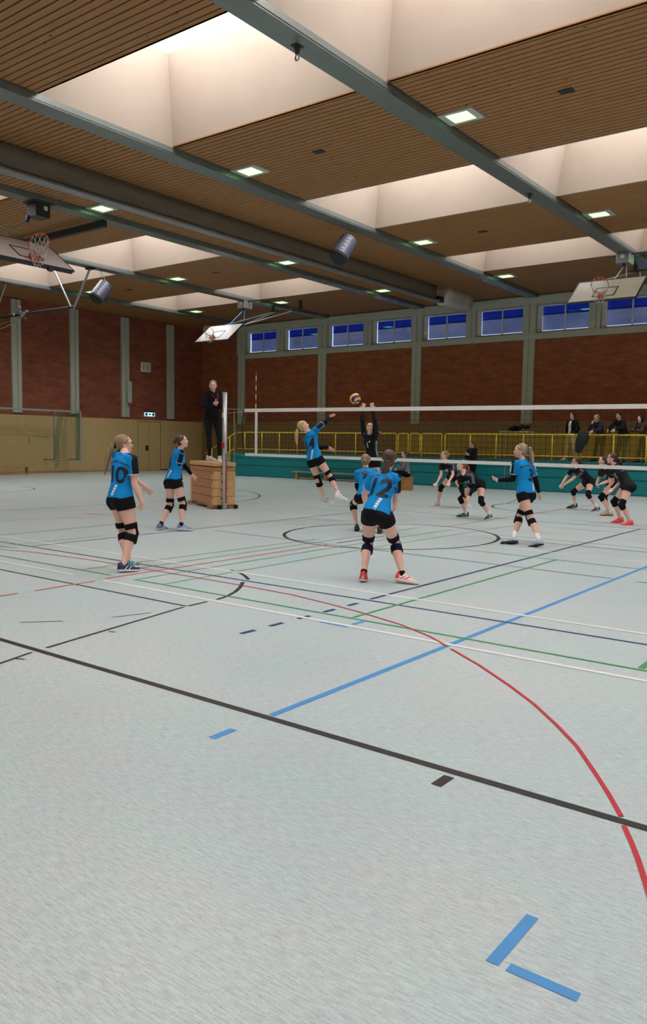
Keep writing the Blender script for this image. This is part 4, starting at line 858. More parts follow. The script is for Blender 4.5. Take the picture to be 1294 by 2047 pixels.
    # contrasting sleeve panels
    if c.get('panel'):
        top.data.materials.append(FAB['black' if c['panel'] == 'b' else 'grey'])
        for sg, k in ((1, 'R'), (-1, 'L')):
            Sh, E = J['S'+k], J['E'+k]; ad = nrm_(E-Sh); outw = nrm_(rs*sg-ad*((rs*sg)@ad)+up*.15); side = np.cross(ad, outw)
            aL = np.linalg.norm(E-Sh)
            for q in top.data.polygons:
                d_ = np.array(q.center)+off-Sh; tt = (d_@ad)/aL
                if tt > .64 or tt < -.75: continue
                if tt >= .02: rd = d_-ad*(d_@ad); sel = nrm_(rd)@outw > .72 and np.linalg.norm(rd) < .078*w
                else: lx = d_@(rs*sg); sel = d_@up > 0 and abs(d_@fs_) < .034*w and lx > -.085 and lx < .07
                if sel and (tt >= .02 or tt > -.6): q.material_index = 1
            MB(off).tube([Sh+(E-Sh)*.60, Sh+(E-Sh)*.635], .0635*w, 18).build('sleeve_hem', M['lampframe'] if c['panel'] == 'b' else FAB['grey'], top, smooth=True)
            if c['panel'] == 'b' and c.get('blocks'):
                sq = MB(off)
                for t in (.12, .24, .36, .48): sq.obox(Sh+(E-Sh)*t+outw*.0715*w, (side, ad, outw), (.013, .011, .004))
                sq.build('white_block_print', FAB['print_white'], top)
    H = np.linalg.norm(J['N']-J['P'])
    if c.get('num'):
        o = J['P']+up*H*c.get('numt', .56)+rs*c.get('nums', 0.0); rr = nrm_(rp+rs)
        print_text(top, top, off, c['num'], o, rr, up, c.get('numsize', .27)*s, FAB['print_navy'], 'back_number', .022, c.get('shear', .12))
        print_text(top, top, off, 'Bader Mauk Lauxau', J['P']+up*H*.89+rs*c.get('nums', 0.0), rr, up, .042*s, FAB['print_navy'], 'name_print', .01, 0, 1.6)
        for i in range(5):
            oo = J['P']+up*H*(.30-.068*i)+rr*(.070-.010*i)
            m_ = MB(off); n_ = nrm_(np.cross(rr, up)); bvh = BVHTree.FromPolygons([tuple(q.co) for q in top.data.vertices], [tuple(p_.vertices) for p_ in top.data.polygons])
            pts = []; ok = True
            for a, b in ((-1, -1), (1, -1), (1, 1), (-1, 1)):
                hit = bvh.ray_cast(Vector(oo-off+rr*a*.019+up*b*.0135+n_*.5), Vector(-n_))
                if hit[0] is None: ok = False; break
                pts.append(np.array(hit[0])+n_*.005+off)
            if ok: m_.add(pts+[q-n_*.004 for q in pts], [(0, 1, 2, 3), (4, 7, 6, 5), (0, 4, 5, 1), (1, 5, 6, 2), (2, 6, 7, 3), (3, 7, 4, 0)]).build('white_block_print', FAB['print_white'], top)
    if c.get('front'):
        print_text(top, top, off, c['front'], J['P']+up*H*.64, -nrm_(rp+rs), up, c.get('frontsize', .15)*s, FAB['print_white'], 'front_number', .02)
        print_text(top, top, off, 'o', J['P']+up*H*.80+rs*-.07, -nrm_(rp+rs), up, .07*s, FAB['print_white'], 'chest_badge', .05)
    if c.get('stripe'):
        for sg in (-1, 1):
            pts = []
            for t in (.05, .2, .35, .5, .65, .8):
                pr = np.interp(t, (0, .12, .26, .4, .55, .7, .82), (.168, .158, .136, .122, .126, .14, .15))
                pts.append(J['P']+up*H*t+nrm_(rp*(1-t)+rs*t)*sg*(pr*w+e+.001)+fp*.0)
            MB(off).tube(pts, [(.004, .03)]*6, 8, up=rs*sg).build('side_stripe', FAB['stripe'], top, smooth=True)
            MB(off).tube([J['N']+up*.045+rs*sg*.045+fs_*.02, J['N']+rs*sg*.10+up*.028+fs_*.035, J['S'+('R' if sg > 0 else 'L')]+up*.045*w+fs_*.035], [(.03, .016), (.034, .016), (.03, .014)], 8, up=fs_).build('shoulder_stripe', FAB['stripe'], top, smooth=True)
    # shorts or long legs
    bt = MB(off); full = c.get('pants'); e2 = .010 if not full else c.get('pante', .012)
    bt.rings(tors(e2, -.2, .14 if ts < .1 else .3))
    for sg, k in ((1, 'R'), (-1, 'L')):
        H_, K, A = J['H'+k], J['K'+k], J['A'+k]
        bt.ell(J['P']+rp*sg*.070*w-fp*.028*w-up*.035*w, V(.100, .100, .105)*w, np.stack([rp, fp, up], 1))
        if full: bt.tube([H_+(K-H_)*t for t in (-.02, .3, .7, 1)], [r*w+e2 for r in (.094, .086, .064, .054)], 16); bt.ell(K, V(1, 1, 1)*(.054*w+e2), None, 12, 8); bt.tube([K+(A-K)*t for t in (0, .3, .7, .98)], [r*w+e2 for r in (.052, .054, .042, .036)], 16)
        else: bt.tube([H_+(K-H_)*t for t in (-.02, .15, c.get('hem', .30))], [r*w for r in (.104, .106, .102)], 20)
    voxel(bt, 'trousers' if full and full != 'legg' else ('leggings' if full else 'shorts'), FAB[full if full else 'shorts'], root, vs, 7)
    # pads, arm sleeves, socks, shoes
    for sg, k in ((1, 'R'), (-1, 'L')):
        H_, K, A, F = J['H'+k], J['K'+k], J['A'+k], J['F'+k]
        if c.get('pads'):
            pd = MB(off); th = nrm_(H_-K); sd = nrm_(A-K); fk = nrm_(fp-(th-sd)*0); fk = nrm_(-(th+sd)+fp*.35)
            if c['pads'] == 'cut':
                pd.tube([K+th*.125*s, K+th*.055*s], [.074*w, .069*w], 20); pd.tube([K+sd*.025*s, K+sd*.115*s], [.067*w, .070*w], 20)
                pd.tube([K+th*.09*s+fk*.028, K+fk*.034, K+sd*.09*s+fk*.028], [(.037*w, .056*w)]*3, 16, up=fk)
            else: pd.tube([K+th*.11*s, K+th*.03*s, K+fk*.01, K+sd*.03*s, K+sd*.10*s], [.064*w, .064*w, .066*w, .062*w, .060*w], 20); pd.ell(K+fk*.022, V(.05, .05, .05)*w, None, 12, 8)
            voxel(pd, 'knee_pad', FAB['pad' if not c.get('navypad') else 'navypad'], root, vs, 1)
        if c.get('arms') and (c['arms'] == 2 or c['arms'] == k):
            E, Wr, Sh = J['E'+k], J['W'+k], J['S'+k]; sl = MB(off)
            sl.tube([Sh+(E-Sh)*t for t in (c.get('arm0', .68), 1)], [.046*w, .042*w], 14).ell(E, V(1, 1, 1)*.042*w, None, 12, 8).tube([E+(Wr-E)*t for t in (0, .3, 1.0)], [.042*w, .043*w, .030*w], 14)
            voxel(sl, 'arm_sleeve', FAB['pad'], root, vs, 1)
        v_ = nrm_(F-A); sdir = nrm_(J['K'+k]-A); lat = np.cross(v_, sdir); lat = nrm_(lat if np.linalg.norm(lat) > .05 else rp)
        upp = np.cross(lat, v_); a_ = math.radians(21); fw = nrm_(v_*math.cos(a_)+upp*math.sin(a_)); uf = np.cross(lat, fw)
        if c.get('sock', 1): MB(off).tube([A-uf*.03, A+sdir*.02, A+sdir*c.get('sockh', .07)], [.040*s, .038*s, .040*s], 14).build('sock', FAB[c.get('sockc', 'white')], root, smooth=True)
        b0 = A-uf*.088*s
        prof = [(-.070, .020, .070, .010), (-.062, .036, .108, 0), (-.02, .043, .118, 0), (.03, .043, .112, 0), (.075, .044, .088, 0), (.12, .047, .068, 0), (.165, .046, .054, 0), (.195, .038, .042, .003), (.214, .018, .026, .008)]
        sole = []; upr = []
        for y, hw, ht, lf in prof:
            ctr = b0+fw*y*s; n = 16
            sole.append([ctr+lat*(hw+.003)*s*x_+uf*z_*s for x_, z_ in ((-1, .022), (-.92, .004+lf), (-.5, lf), (.5, lf), (.92, .004+lf), (1, .022), (.5, .024), (-.5, .024))])
            upr.append([ctr+lat*hw*s*math.cos(q)+uf*(.018+max(0, (ht-.018))*math.sin(q))*s for q in [math.pi*i/9 for i in range(10)]])
        if c.get('shoe') == 'redwhite': MB(off).rings([[ctr_*1.0 for ctr_ in rr_] for rr_ in [[p_+(p_-np.mean(r_, 0))*.06 for p_ in r_] for r_ in upr[:3]]]).build('heel_counter', FABRED, root, smooth=True)
        shm = SHOEM[c.get('shoe'+k, c.get('shoe', 'white'))]
        so = MB(off).rings(upr).build('shoe', shm[0], root, smooth=True)
        MB(off).rings(sole).build('sole', shm[1], so)
        st_ = MB(off)
        for sd_ in (-1, 1):
            for y_ in (.0, .05): st_.tube([b0+fw*y_*s+lat*sd_*.0445*s+uf*.022*s, b0+fw*(y_+.025)*s+lat*sd_*.040*s+uf*.05*s, b0+fw*(y_+.05)*s+lat*sd_*.033*s+uf*.068*s], .0045*s, 6)
        st_.build('shoe_stripes', shm[2], so)
        MB(off).tube([b0+fw*.05*s+uf*.106*s+lat*.018*s, b0+fw*.07*s+uf*.094*s-lat*.018*s, b0+fw*.09*s+uf*.084*s+lat*.018*s, b0+fw*.11*s+uf*.076*s-lat*.018*s], .004*s, 6).build('laces', FAB['white'] if c.get('shoe') not in ('white',) else FAB['grey'], so)
    return root

def hd(yaw, pitch=0, roll=0):
    f = V(-math.sin(yaw)*math.cos(pitch), math.cos(yaw)*math.cos(pitch), math.sin(pitch)); u = V(math.sin(yaw)*math.sin(pitch), -math.cos(yaw)*math.sin(pitch), math.cos(pitch)); return (u, f)
POSES = {
 'p10': {'s': 0.988, 'j': {'P': (-7.767, 6.173, 0.861), 'N': (-7.724, 6.204, 1.357), 'H': (-7.817, 6.278, 1.509), 'SL': (-7.885, 6.226, 1.366), 'SR': (-7.565, 6.186, 1.325), 'EL': (-7.861, 6.386, 1.141), 'ER': (-7.538, 6.194, 1.042), 'WL': (-7.822, 6.577, 0.99), 'WR': (-7.501, 6.278, 0.812), 'TL': (-7.793, 6.705, 0.884), 'TR': (-7.586, 6.373, 0.703), 'HL': (-7.857, 6.196, 0.853), 'HR': (-7.675, 6.152, 0.853), 'KL': (-7.826, 6.256, 0.439), 'KR': (-7.598, 6.213, 0.445), 'AL': (-7.645, 6.193, 0.095), 'AR': (-7.553, 6.035, 0.096), 'FL': (-7.687, 6.355, 0.021), 'FR': (-7.502, 6.19, 0.016)}},
 'p6': {'s': 0.991, 'j': {'P': (-10.583, 9.541, 0.858), 'N': (-10.518, 9.635, 1.357), 'H': (-10.483, 9.675, 1.548), 'SL': (-10.665, 9.703, 1.383), 'SR': (-10.379, 9.55, 1.349), 'EL': (-10.651, 9.847, 1.146), 'ER': (-10.475, 9.559, 1.088), 'WL': (-10.618, 10.013, 0.965), 'WR': (-10.508, 9.667, 0.868), 'TL': (-10.588, 10.132, 0.85), 'TR': (-10.479, 9.692, 0.703), 'HL': (-10.673, 9.562, 0.839), 'HR': (-10.49, 9.521, 0.859), 'KL': (-10.658, 9.545, 0.419), 'KR': (-10.4, 9.615, 0.46), 'AL': (-10.64, 9.312, 0.099), 'AR': (-10.312, 9.49, 0.095), 'FL': (-10.676, 9.468, 0.011), 'FR': (-10.183, 9.597, 0.018)}},
 'p14': {'s': 0.994, 'j': {'P': (-9.784, 12.545, 1.236), 'N': (-9.854, 12.478, 1.737), 'H': (-9.954, 12.395, 1.885), 'SL': (-9.989, 12.505, 1.652), 'SR': (-9.718, 12.495, 1.834), 'EL': (-9.814, 12.641, 1.462), 'ER': (-9.668, 12.734, 1.968), 'WL': (-9.67, 12.844, 1.477), 'WR': (-9.754, 12.94, 2.077), 'TL': (-9.564, 12.938, 1.384), 'TR': (-9.641, 13.047, 2.143), 'HL': (-9.872, 12.557, 1.201), 'HR': (-9.689, 12.537, 1.244), 'KL': (-9.784, 12.671, 0.801), 'KR': (-9.476, 12.668, 0.902), 'AL': (-9.762, 12.854, 0.452), 'AR': (-9.27, 12.667, 0.561), 'FL': (-9.635, 12.941, 0.344), 'FR': (-9.14, 12.75, 0.448)}},
 'b1': {'s': 0.99, 'j': {'P': (-9.108, 13.596, 1.209), 'N': (-9.153, 13.559, 1.713), 'H': (-9.096, 13.458, 1.867), 'SL': (-8.998, 13.531, 1.754), 'SR': (-9.311, 13.576, 1.752), 'EL': (-8.969, 13.44, 2.015), 'ER': (-9.311, 13.495, 2.018), 'WL': (-9.067, 13.493, 2.236), 'WR': (-9.372, 13.586, 2.24), 'TL': (-9.078, 13.472, 2.404), 'TR': (-9.34, 13.598, 2.405), 'HL': (-9.016, 13.577, 1.205), 'HR': (-9.198, 13.616, 1.19), 'KL': (-8.979, 13.568, 0.785), 'KR': (-9.113, 13.626, 0.777), 'AL': (-8.964, 13.598, 0.39), 'AR': (-9.104, 13.672, 0.382), 'FL': (-8.987, 13.428, 0.325), 'FR': (-9.124, 13.5, 0.324)}},
 'p9': {'s': 0.985, 'j': {'P': (-7.855, 11.568, 0.629), 'N': (-7.982, 11.708, 1.084), 'H': (-8.024, 11.758, 1.265), 'SL': (-8.134, 11.674, 1.038), 'SR': (-7.825, 11.743, 1.062), 'EL': (-8.21, 11.772, 0.792), 'ER': (-7.878, 11.89, 0.834), 'WL': (-8.277, 11.968, 0.658), 'WR': (-7.949, 12.084, 0.701), 'TL': (-8.325, 12.1, 0.568), 'TR': (-7.998, 12.217, 0.61), 'HL': (-7.941, 11.532, 0.633), 'HR': (-7.769, 11.604, 0.625), 'KL': (-8.265, 11.732, 0.472), 'KR': (-7.914, 11.858, 0.332), 'AL': (-8.137, 11.683, 0.102), 'AR': (-7.662, 11.67, 0.094), 'FL': (-8.23, 11.805, 0.006), 'FR': (-7.72, 11.826, 0.02)}},
 'p12': {'s': 0.985, 'j': {'P': (-4.986, 7.558, 0.77), 'N': (-5.025, 7.78, 1.207), 'H': (-5.03, 7.857, 1.384), 'SL': (-5.186, 7.77, 1.176), 'SR': (-4.869, 7.759, 1.173), 'EL': (-5.354, 7.836, 0.967), 'ER': (-4.936, 7.862, 0.927), 'WL': (-5.457, 8.009, 0.826), 'WR': (-5.056, 8.038, 0.804), 'TL': (-5.45, 8.149, 0.736), 'TR': (-5.164, 8.156, 0.754), 'HL': (-5.079, 7.559, 0.778), 'HR': (-4.893, 7.558, 0.762), 'KL': (-5.18, 7.673, 0.394), 'KR': (-4.88, 7.794, 0.421), 'AL': (-5.07, 7.437, 0.098), 'AR': (-4.7, 7.665, 0.096), 'FL': (-5.153, 7.572, 0.01), 'FR': (-4.536, 7.685, 0.017)}},
 'p3': {'s': 0.986, 'j': {'P': (-5.147, 12.084, 0.811), 'N': (-5.218, 12.087, 1.299), 'H': (-5.269, 12.076, 1.485), 'SL': (-5.284, 11.939, 1.29), 'SR': (-5.15, 12.223, 1.24), 'EL': (-5.339, 12.005, 1.028), 'ER': (-5.134, 12.405, 1.033), 'WL': (-5.585, 11.995, 1.006), 'WR': (-5.107, 12.509, 0.812), 'TL': (-5.744, 12.027, 1.045), 'TR': (-5.122, 12.602, 0.673), 'HL': (-5.17, 11.993, 0.811), 'HR': (-5.125, 12.174, 0.807), 'KL': (-5.009, 11.968, 0.43), 'KR': (-5.272, 12.141, 0.421), 'AL': (-4.811, 11.858, 0.107), 'AR': (-5.253, 11.918, 0.097), 'FL': (-4.956, 11.871, 0.002), 'FR': (-5.399, 11.833, 0.017)}},
 'bB': {'s': 0.986, 'j': {'P': (-7.741, 15.618, 0.718), 'N': (-7.843, 15.199, 0.956), 'H': (-7.912, 15.159, 1.137), 'SL': (-7.685, 15.177, 0.92), 'SR': (-7.991, 15.238, 0.904), 'EL': (-7.614, 15.142, 0.656), 'ER': (-7.918, 15.22, 0.639), 'WL': (-7.596, 14.945, 0.509), 'WR': (-7.8, 15.102, 0.458), 'TL': (-7.582, 14.815, 0.405), 'TR': (-7.714, 15.017, 0.342), 'HL': (-7.654, 15.585, 0.733), 'HR': (-7.829, 15.646, 0.698), 'KL': (-7.545, 15.395, 0.381), 'KR': (-8.061, 15.463, 0.403), 'AL': (-7.473, 15.655, 0.094), 'AR': (-8.048, 15.699, 0.088), 'FL': (-7.469, 15.492, 0.01), 'FR': (-8.174, 15.587, 0.015)}},
 'bA': {'s': 0.985, 'j': {'P': (-9.557, 17.946, 0.766), 'N': (-9.594, 17.595, 1.109), 'H': (-9.648, 17.561, 1.296), 'SL': (-9.437, 17.596, 1.059), 'SR': (-9.748, 17.623, 1.072), 'EL': (-9.336, 17.471, 0.835), 'ER': (-9.693, 17.524, 0.821), 'WL': (-9.359, 17.306, 0.654), 'WR': (-9.745, 17.411, 0.608), 'TL': (-9.308, 17.181, 0.556), 'TR': (-9.766, 17.264, 0.532), 'HL': (-9.475, 17.903, 0.754), 'HR': (-9.638, 17.991, 0.78), 'KL': (-9.237, 17.781, 0.437), 'KR': (-9.902, 17.914, 0.473), 'AL': (-9.116, 17.898, 0.083), 'AR': (-9.998, 17.947, 0.092), 'FL': (-9.215, 17.758, 0.02), 'FR': (-10.078, 17.799, 0.024)}},
 'bC': {'s': 0.986, 'j': {'P': (-6.778, 19.748, 0.697), 'N': (-6.952, 19.418, 1.02), 'H': (-6.986, 19.333, 1.188), 'SL': (-6.821, 19.338, 0.967), 'SR': (-7.103, 19.481, 1.011), 'EL': (-7.028, 19.345, 0.784), 'ER': (-7.277, 19.56, 0.812), 'WL': (-7.212, 19.268, 0.636), 'WR': (-7.344, 19.419, 0.621), 'TL': (-7.26, 19.158, 0.519), 'TR': (-7.369, 19.289, 0.518), 'HL': (-6.722, 19.673, 0.702), 'HR': (-6.836, 19.822, 0.69), 'KL': (-6.661, 19.393, 0.403), 'KR': (-7.169, 19.778, 0.444), 'AL': (-6.493, 19.563, 0.091), 'AR': (-7.196, 19.98, 0.106), 'FL': (-6.539, 19.405, 0.01), 'FR': (-7.34, 19.908, 0.016)}},
 'bD': {'s': 0.985, 'j': {'P': (-5.859, 18.672, 0.729), 'N': (-5.914, 18.323, 1.072), 'H': (-5.988, 18.301, 1.249), 'SL': (-5.774, 18.24, 1.064), 'SR': (-6.051, 18.406, 1.043), 'EL': (-5.826, 18.334, 0.81), 'ER': (-6.141, 18.593, 0.862), 'WL': (-5.948, 18.132, 0.742), 'WR': (-6.139, 18.394, 0.716), 'TL': (-5.989, 17.975, 0.701), 'TR': (-6.065, 18.262, 0.644), 'HL': (-5.812, 18.591, 0.728), 'HR': (-5.905, 18.753, 0.73), 'KL': (-6.033, 18.421, 0.422), 'KR': (-5.982, 18.493, 0.418), 'AL': (-5.84, 18.51, 0.09), 'AR': (-5.943, 18.714, 0.095), 'FL': (-5.985, 18.426, 0.02), 'FR': (-6.057, 18.596, 0.016)}},
 'bE': {'s': 0.987, 'j': {'P': (-4.93, 16.718, 0.784), 'N': (-5.237, 16.846, 1.15), 'H': (-5.325, 16.827, 1.327), 'SL': (-5.108, 16.75, 1.124), 'SR': (-5.356, 16.947, 1.104), 'EL': (-5.112, 16.858, 0.869), 'ER': (-5.358, 17.064, 0.853), 'WL': (-5.222, 16.701, 0.714), 'WR': (-5.383, 16.861, 0.717), 'TL': (-5.286, 16.572, 0.629), 'TR': (-5.426, 16.705, 0.673), 'HL': (-4.891, 16.633, 0.772), 'HR': (-4.973, 16.802, 0.787), 'KL': (-4.962, 16.432, 0.413), 'KR': (-5.206, 16.73, 0.449), 'AL': (-4.836, 16.605, 0.085), 'AR': (-5.116, 16.895, 0.102), 'FL': (-4.906, 16.458, 0.0), 'FR': (-5.235, 16.789, 0.01)}},
 'ump': {'s': 1.085, 'j': {'P': (-13.58, 13.469, 2.101), 'N': (-13.549, 13.456, 2.653), 'H': (-13.473, 13.386, 2.837), 'SL': (-13.535, 13.634, 2.661), 'SR': (-13.559, 13.278, 2.642), 'EL': (-13.437, 13.626, 2.374), 'ER': (-13.553, 13.176, 2.355), 'WL': (-13.33, 13.389, 2.451), 'WR': (-13.3, 13.247, 2.421), 'TL': (-13.221, 13.247, 2.498), 'TR': (-13.13, 13.187, 2.46), 'HL': (-13.51, 13.544, 2.092), 'HR': (-13.649, 13.394, 2.087), 'KL': (-13.467, 13.6, 1.635), 'KR': (-13.652, 13.432, 1.627), 'AL': (-13.491, 13.631, 1.199), 'AR': (-13.687, 13.494, 1.196), 'FL': (-13.366, 13.518, 1.09), 'FR': (-13.527, 13.562, 1.097)}}}
def PS(k): return POSES[k]['j'], POSES[k]['s']
blue = dict(top='blue', panel='b', pads='cut', top_t0=.0)
def D(*a, **k):
    r = {}
    for q in a: r.update(q)
    r.update(k); return r
person(*PS('p10'), 'player in blue shirt number 10 with long light brown ponytail, standing at the left', hd(-.55, .1), D(blue, num='10', hair='lb', sway=(-.2, -.25, -1), len=.36, shoeR='navy', shoeL='teal', glasses=1, w=1.12, nums=.04, sock=0, low=1))
person(*PS('p6'), 'player in blue shirt number 6 with brown bun, standing left of the vaulting box', hd(-.85, .2), D(blue, num='6', hair='br', style='bun', arms=2, shoe='bluegrey', sockc='black', sockh=.05, w=1.0, nums=-.03))
person(*PS('p14'), 'blonde attacking player in blue shirt number 14 jumping at the net', hd(-.95, .55), D(blue, num='14', hair='bl', sway=(-.1, 0, -1), len=.3, low=1, arms=2, arm0=.62, shoe='white', sockh=.06, curl=.2))
person(*PS('b1'), 'blocking player in black shirt number 1 jumping with both arms raised', hd(-2.60, .45), dict(top='black', hair='rb', front='1', stripe=1, long=False, arms=2, arm0=.3, hem=.3, pads='full', shoe='white', sway=(.8, .5, -.35), len=.32, palm=(.3, -1, .1), curl=.1))
person(*PS('p9'), 'crouching player in blue shirt number 9 with fair bun, in front of the blocker', hd(.45, .2), D(blue, num='9', hair='lb', style='bun', arms='L', shoe='orange', sock=0, numt=.74, numsize=.22))
person(*PS('p12'), 'player in blue shirt number 12 seen from behind in the middle', hd(.5, .1), D(blue, num='12', hair='br', sway=(-.35, 0, -1), len=.30, low=1, shoe='redwhite', sock=1, sockc='shorts', sockh=.035, navypad=1, numsize=.30, shear=.2, w=1.02))
person(*PS('p3'), 'blonde player in blue shirt number 3 walking left on the right side', hd(2.0, .0), D(blue, num='3', hair='gb', sway=(.15, .1, -1), len=.34, arms=2, arm0=.70, shoe='silver', sockh=.13, nums=.02, blocks=1))
blk = dict(top='black', pads='full', panel='g', hair='db', arm0=.6)
person(*PS('bB'), 'crouching player in black with green shoes and black arm sleeves', hd(2.35, .15), D(blk, hair='rb', front='14', arms=2, shoe='green', sockh=.1, low=1, len=.25))
person(*PS('bA'), 'player in black bending forward, farthest left of the black team', hd(2.6, .1), D(blk, hair='lb', front='8', shoe='white', sockh=.04, style='bun'))
person(*PS('bC'), 'player in black with black shoes and white socks, arms stretched low', hd(2.25, .05), D(blk, shoe='blackw', sockh=.14, low=1, len=.2))
person(*PS('bD'), 'player in black half hidden behind the one with neon shoes', hd(2.15, .1), D(blk, front='1', shoe='beige', sockh=.03, low=1, len=.2))
person(*PS('bE'), 'player in black with bright neon red shoes at the right', hd(2.1, .12), D(blk, front='11', shoe='neon', sock=0, low=1, len=.26, sway=(.3, .3, -1), w=1.08))
ump = person(*PS('ump'), 'referee in black hoodie standing on the wooden vaulting box', hd(-2.35, -.05), dict(top='hoodie', topname='hoodie', long=True, hair='lb', style='bun', pants='legg', pante=.004, puff=.028, hood=1, shoe='white', ground=1.07, top_t0=-.1, sockh=.06, curl=.6))

# spectators: joints from a simple standing or sitting figure
def fig(x, y, z, yaw, h=1.72, **k):
    s = h/1.74; f = V(-math.sin(yaw), math.cos(yaw), 0); r = V(math.cos(yaw), math.sin(yaw), 0); u = V(0, 0, 1); g = V(x, y, z)
    lean = k.get('lean', 0.0); J = {}
    sit = k.get('sit', 0)
    P = g+u*(.90*s if not sit else sit+.115)-f*lean*.25; J['P'] = P; N = P+(u*math.cos(lean)+f*math.sin(lean))*.5*s; J['N'] = N
    J['H'] = N+(u*.96+f*(.12+.3*lean))*.195*s
    for n, sg in (('L', -1), ('R', 1)):
        J['H'+n] = P+r*sg*.095*s
        if sit:
            J['K'+n] = J['H'+n]+f*.40*s+r*sg*k.get('spread', .04)+u*.04; J['A'+n] = J['K'+n]-u*(J['K'+n][2]-z-.09)+f*k.get('foot'+n, .05); J['F'+n] = J['A'+n]+f*.17-u*.07
        else:
            st = k.get('stance', .13); J['A'+n] = g+r*sg*st+u*.09*s+f*k.get('foot'+n, 0); J['K'+n] = (J['H'+n]+J['A'+n])/2+f*.02; J['F'+n] = J['A'+n]+f*.16+r*sg*.05-u*.07
        S_ = N+r*sg*.17*s-u*.02; J['S'+n] = S_
        arm = k.get('arm'+n, 'down')
        if arm == 'down': E = S_+(-u*.97+r*sg*.22-f*.06)*.28*s; Wr = E+(-u*.95+f*.25-r*sg*.1)*.25*s; T = Wr+(-u+f*.2)*.17*s
        elif arm == 'pocket': E = S_+(-u*.9+r*sg*.38-f*.1)*.28*s; Wr = E+(-u*.85+f*.3-r*sg*.4)*.25*s; T = Wr+(-u*.9-r*sg*.3+f*.2)*.15*s
        elif arm == 'rail': E = S_+(-u*.72+r*sg*.3+f*.62)*.28*s; Wr = E+(-u*.18-r*sg*.45+f*.85)*.25*s; T = Wr+(-u*.5+f*.6-r*sg*.4)*.17*s
        elif arm == 'chin': E = S_+(-u*.75+f*.6)*.28*s; Wr = E+(u*.85-r*sg*.45+f*.15)*.25*s; T = Wr+(u*.8-r*sg*.4-f*.1)*.15*s
        elif arm == 'hold': E = S_+(-u*.92+r*sg*.25+f*.2)*.28*s; Wr = E+(u*.35-r*sg*.55+f*.7)*.25*s; T = Wr+(u*.5-r*sg*.4+f*.6)*.16*s
        elif arm == 'lap': E = S_+(-u*.85+r*sg*.3+f*.4)*.28*s; Wr = E+(-u*.3-r*sg*.6+f*.7)*.25*s; T = Wr+(-u*.3-r*sg*.7+f*.4)*.16*s
        elif arm == 'cross': E = S_+(-u*.75+r*sg*.2+f*.6)*.28*s; Wr = E+(-u*.0-r*sg*.95+f*.25)*.25*s; T = Wr+(-r*sg*.9+u*.1)*.16*s
        J['E'+n], J['W'+n], J['T'+n] = E, Wr, T
    return J, s
YR = YT+.06
g0 = dict(vox=.010, female=0, group=None)
def spec(a, label, head, **k): return person(a[0], a[1], label, head, D(g0, k))
spec(fig(-10.15, 27.6, ZT+.005, 2.75, 1.70, armL='pocket', armR='pocket', stance=.22), 'man in open black jacket and beige trousers behind the yellow railing', hd(2.6), top='hoodie', topname='jacket', long=True, hair='bk', style='short', pants='beige', pante=.03, puff=.012, open=1, glasses=1, shoe='white', ground=ZT)
spec(fig(-9.02, 27.02, ZT+.006, 2.8, 1.66, lean=.5, armL='rail', armR='chin'), 'woman in navy sweater leaning on the yellow railing, hand at chin', hd(2.7, -.1), top='navy', topname='sweater', long=True, hair='lb', style='long', pants='shorts', pante=.02, puff=.02, glasses=1, shoe='black', ground=ZT, female=1)
spec(fig(-8.27, 27.0, ZT+.006, 2.75, 1.72, lean=.5, armL='rail', armR='rail'), 'dark haired man in black jacket leaning on the railing at the right', hd(2.7, -.15), top='hoodie', topname='jacket', long=True, hair='bk', style='short', pants='darkgreen', pante=.025, puff=.03, shoe='black', ground=ZT)
spec(fig(-7.62, 27.06, ZT+.006, 2.6, 1.60, lean=.45, armL='cross', armR='cross'), 'dark haired girl in brown top leaning on the railing beside the dark haired man', hd(2.7, 0), top='brown', topname='sweater', long=True, hair='bk', style='long', pants='shorts', pante=.02, puff=.02, shoe='black', ground=ZT, female=1)
spec(fig(-6.98, 27.1, ZT+.006, 2.6, 1.66, lean=.4, armL='rail', armR='rail'), 'person in black at the right picture edge behind the railing', hd(2.7), top='hoodie', topname='jacket', long=True, hair='br', style='short', pants='shorts', pante=.02, puff=.025, shoe='black', ground=ZT)
spec(fig(-13.2, 26.1, .005, 2.75, 1.72, armL='hold', armR='hold'), 'person in black filming with a phone before the teal gallery', hd(2.6, -.1), top='hoodie', topname='jacket', long=True, hair='br', style='short', pants='shorts', pante=.02, puff=.03, shoe='black', ground=0)
spec(fig(-14.25, 23.28, 0, 2.3, 1.68, sit=.44, lean=.15, armL='lap', armR='lap', footL=.25, footR=-.02), 'seated person in grey jacket and black trousers with white shoes behind the net', hd(2.5, 0), top='marl', topname='jacket', long=True, hair='br', style='bun', pants='shorts', pante=.012, puff=.02, glasses=1, shoe='white', ground=0, female=1)
ph = MB((0, 0, 0)).box(-.04, .04, -.006, .006, -.075, .075).build('smartphone', M['black'], None, bevel=.004); ph.location = (-13.13, 25.78, 1.36); ph.rotation_euler = (.2, 0, 2.75); tag(ph, 'black smartphone held by the filming person', 'phone')
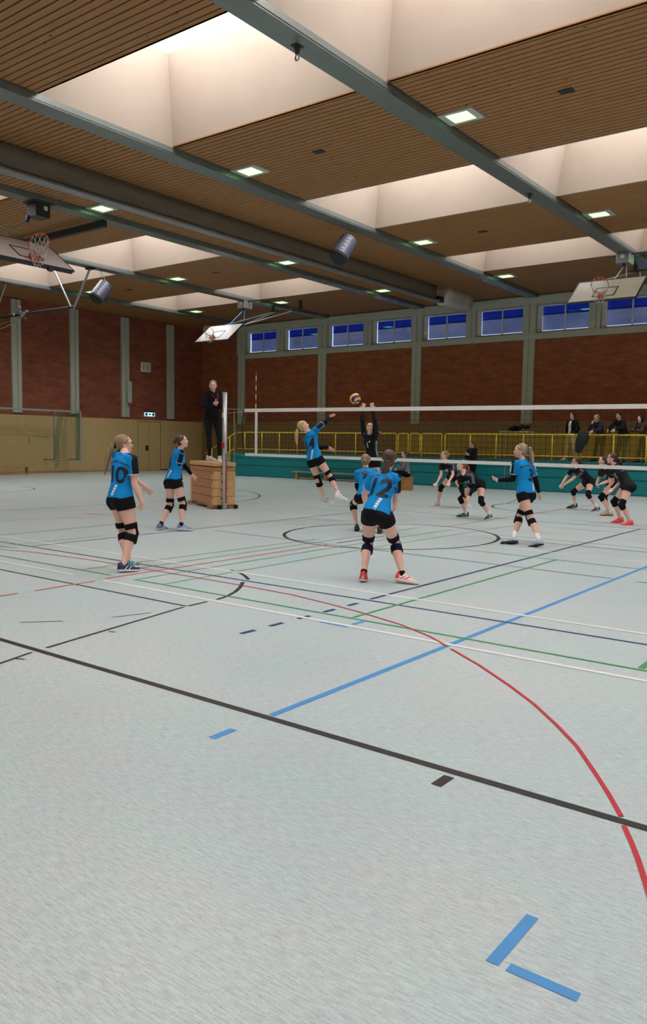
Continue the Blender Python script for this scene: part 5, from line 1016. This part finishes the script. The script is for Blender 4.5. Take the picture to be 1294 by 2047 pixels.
# small things
w_ = MB((0, 0, 0)).tube([(0, 0, 0), (.05, 0, 0)], .012, 8).ell((.055, 0, 0), (.018, .012, .018), None, 10, 8).build('whistle', M['red'], None)
w_.location = tuple(np.array(POSES['ump']['j']['TL'])+V(.02, -.03, .0)); w_.rotation_euler = (0, .3, -.6); tag(w_, 'small red whistle in the hand of the referee', 'whistle')
lan = MB((0, 0, 0)); N_ = np.array(POSES['ump']['j']['N']); 
lan.tube([N_+V(.09, .06, .03), N_+V(.17, .0, -.12), np.array(POSES['ump']['j']['TL'])+V(.02, -.02, 0)], .006, 6).tube([N_+V(.05, -.10, .03), N_+V(.14, -.08, -.1), np.array(POSES['ump']['j']['TL'])+V(.02, -.02, 0)], .006, 6)
tag(lan.build('lanyard', M['red'], None), 'red whistle lanyard around the neck of the referee', 'lanyard')
def cloth(name, label, c, sx, sy, sz, m, seed, drape=0):
    rnd = random.Random(seed); mb = MB((0, 0, 0))
    for i in range(16): mb.ell((rnd.uniform(-sx, sx), rnd.uniform(-sy, sy), rnd.uniform(-sz, sz)-drape*i*.0), (sx*.45, sy*.7+.02, sz*.6+.03), Matrix.Rotation(rnd.uniform(-.5, .5), 3, 'Y') and np.array(Matrix.Rotation(rnd.uniform(-.5, .5), 3, 'Y')), 12, 8)
    o = voxel(mb, name, m, None, .012, 3); o.location = c; return tag(o, label, 'jacket')
tb2 = empty('side_table', (-12.1, 27.5, ZT), 'narrow white topped table behind the railing under the black jacket', 'table')
MB((-12.1, 27.5, ZT)).box(-12.75, -11.6, 27.3, 27.8, 2.05, 2.08).build('table_top', M['white'], tb2)
for x in (-12.7, -11.65):
    for y in (27.33, 27.77): MB((-12.1, 27.5, ZT)).tube([(x, y, ZT), (x, y, 2.05)], .015, 8).build('leg', M['steel'], tb2)
cloth('jacket', 'dark jacket lying on the white table behind the railing', (-12.05, 27.45, 2.20), .30, .16, .05, FAB['hoodie'], 4)
jk = MB((0, 0, 0)).tube([(0, 0, .02), (-.02, -.03, -.15), (-.08, -.03, -.35), (-.14, -.03, -.62)], [(.06, .16), (.07, .2), (.07, .17), (.05, .1)], 16, up=(0, 1, 0)).tube([(.16, -.02, 0), (.05, -.05, -.2), (-.06, -.05, -.45)], [(.05, .09), (.05, .1), (.04, .07)], 12, up=(0, 1, 0)).tube([(0, -.04, .02), (0, .03, .05), (0, .09, -.02), (-.02, .10, -.3)], [(.03, .2), (.03, .22), (.03, .2), (.03, .16)], 12, up=(0, 1, 0))
jo_ = voxel(jk, 'jacket', FAB['darkgreen'], None, .012, 3); jo_.location = (-9.42, YR-.0, 1.97); tag(jo_, 'dark green jacket draped over the yellow railing between two spectators', 'jacket')
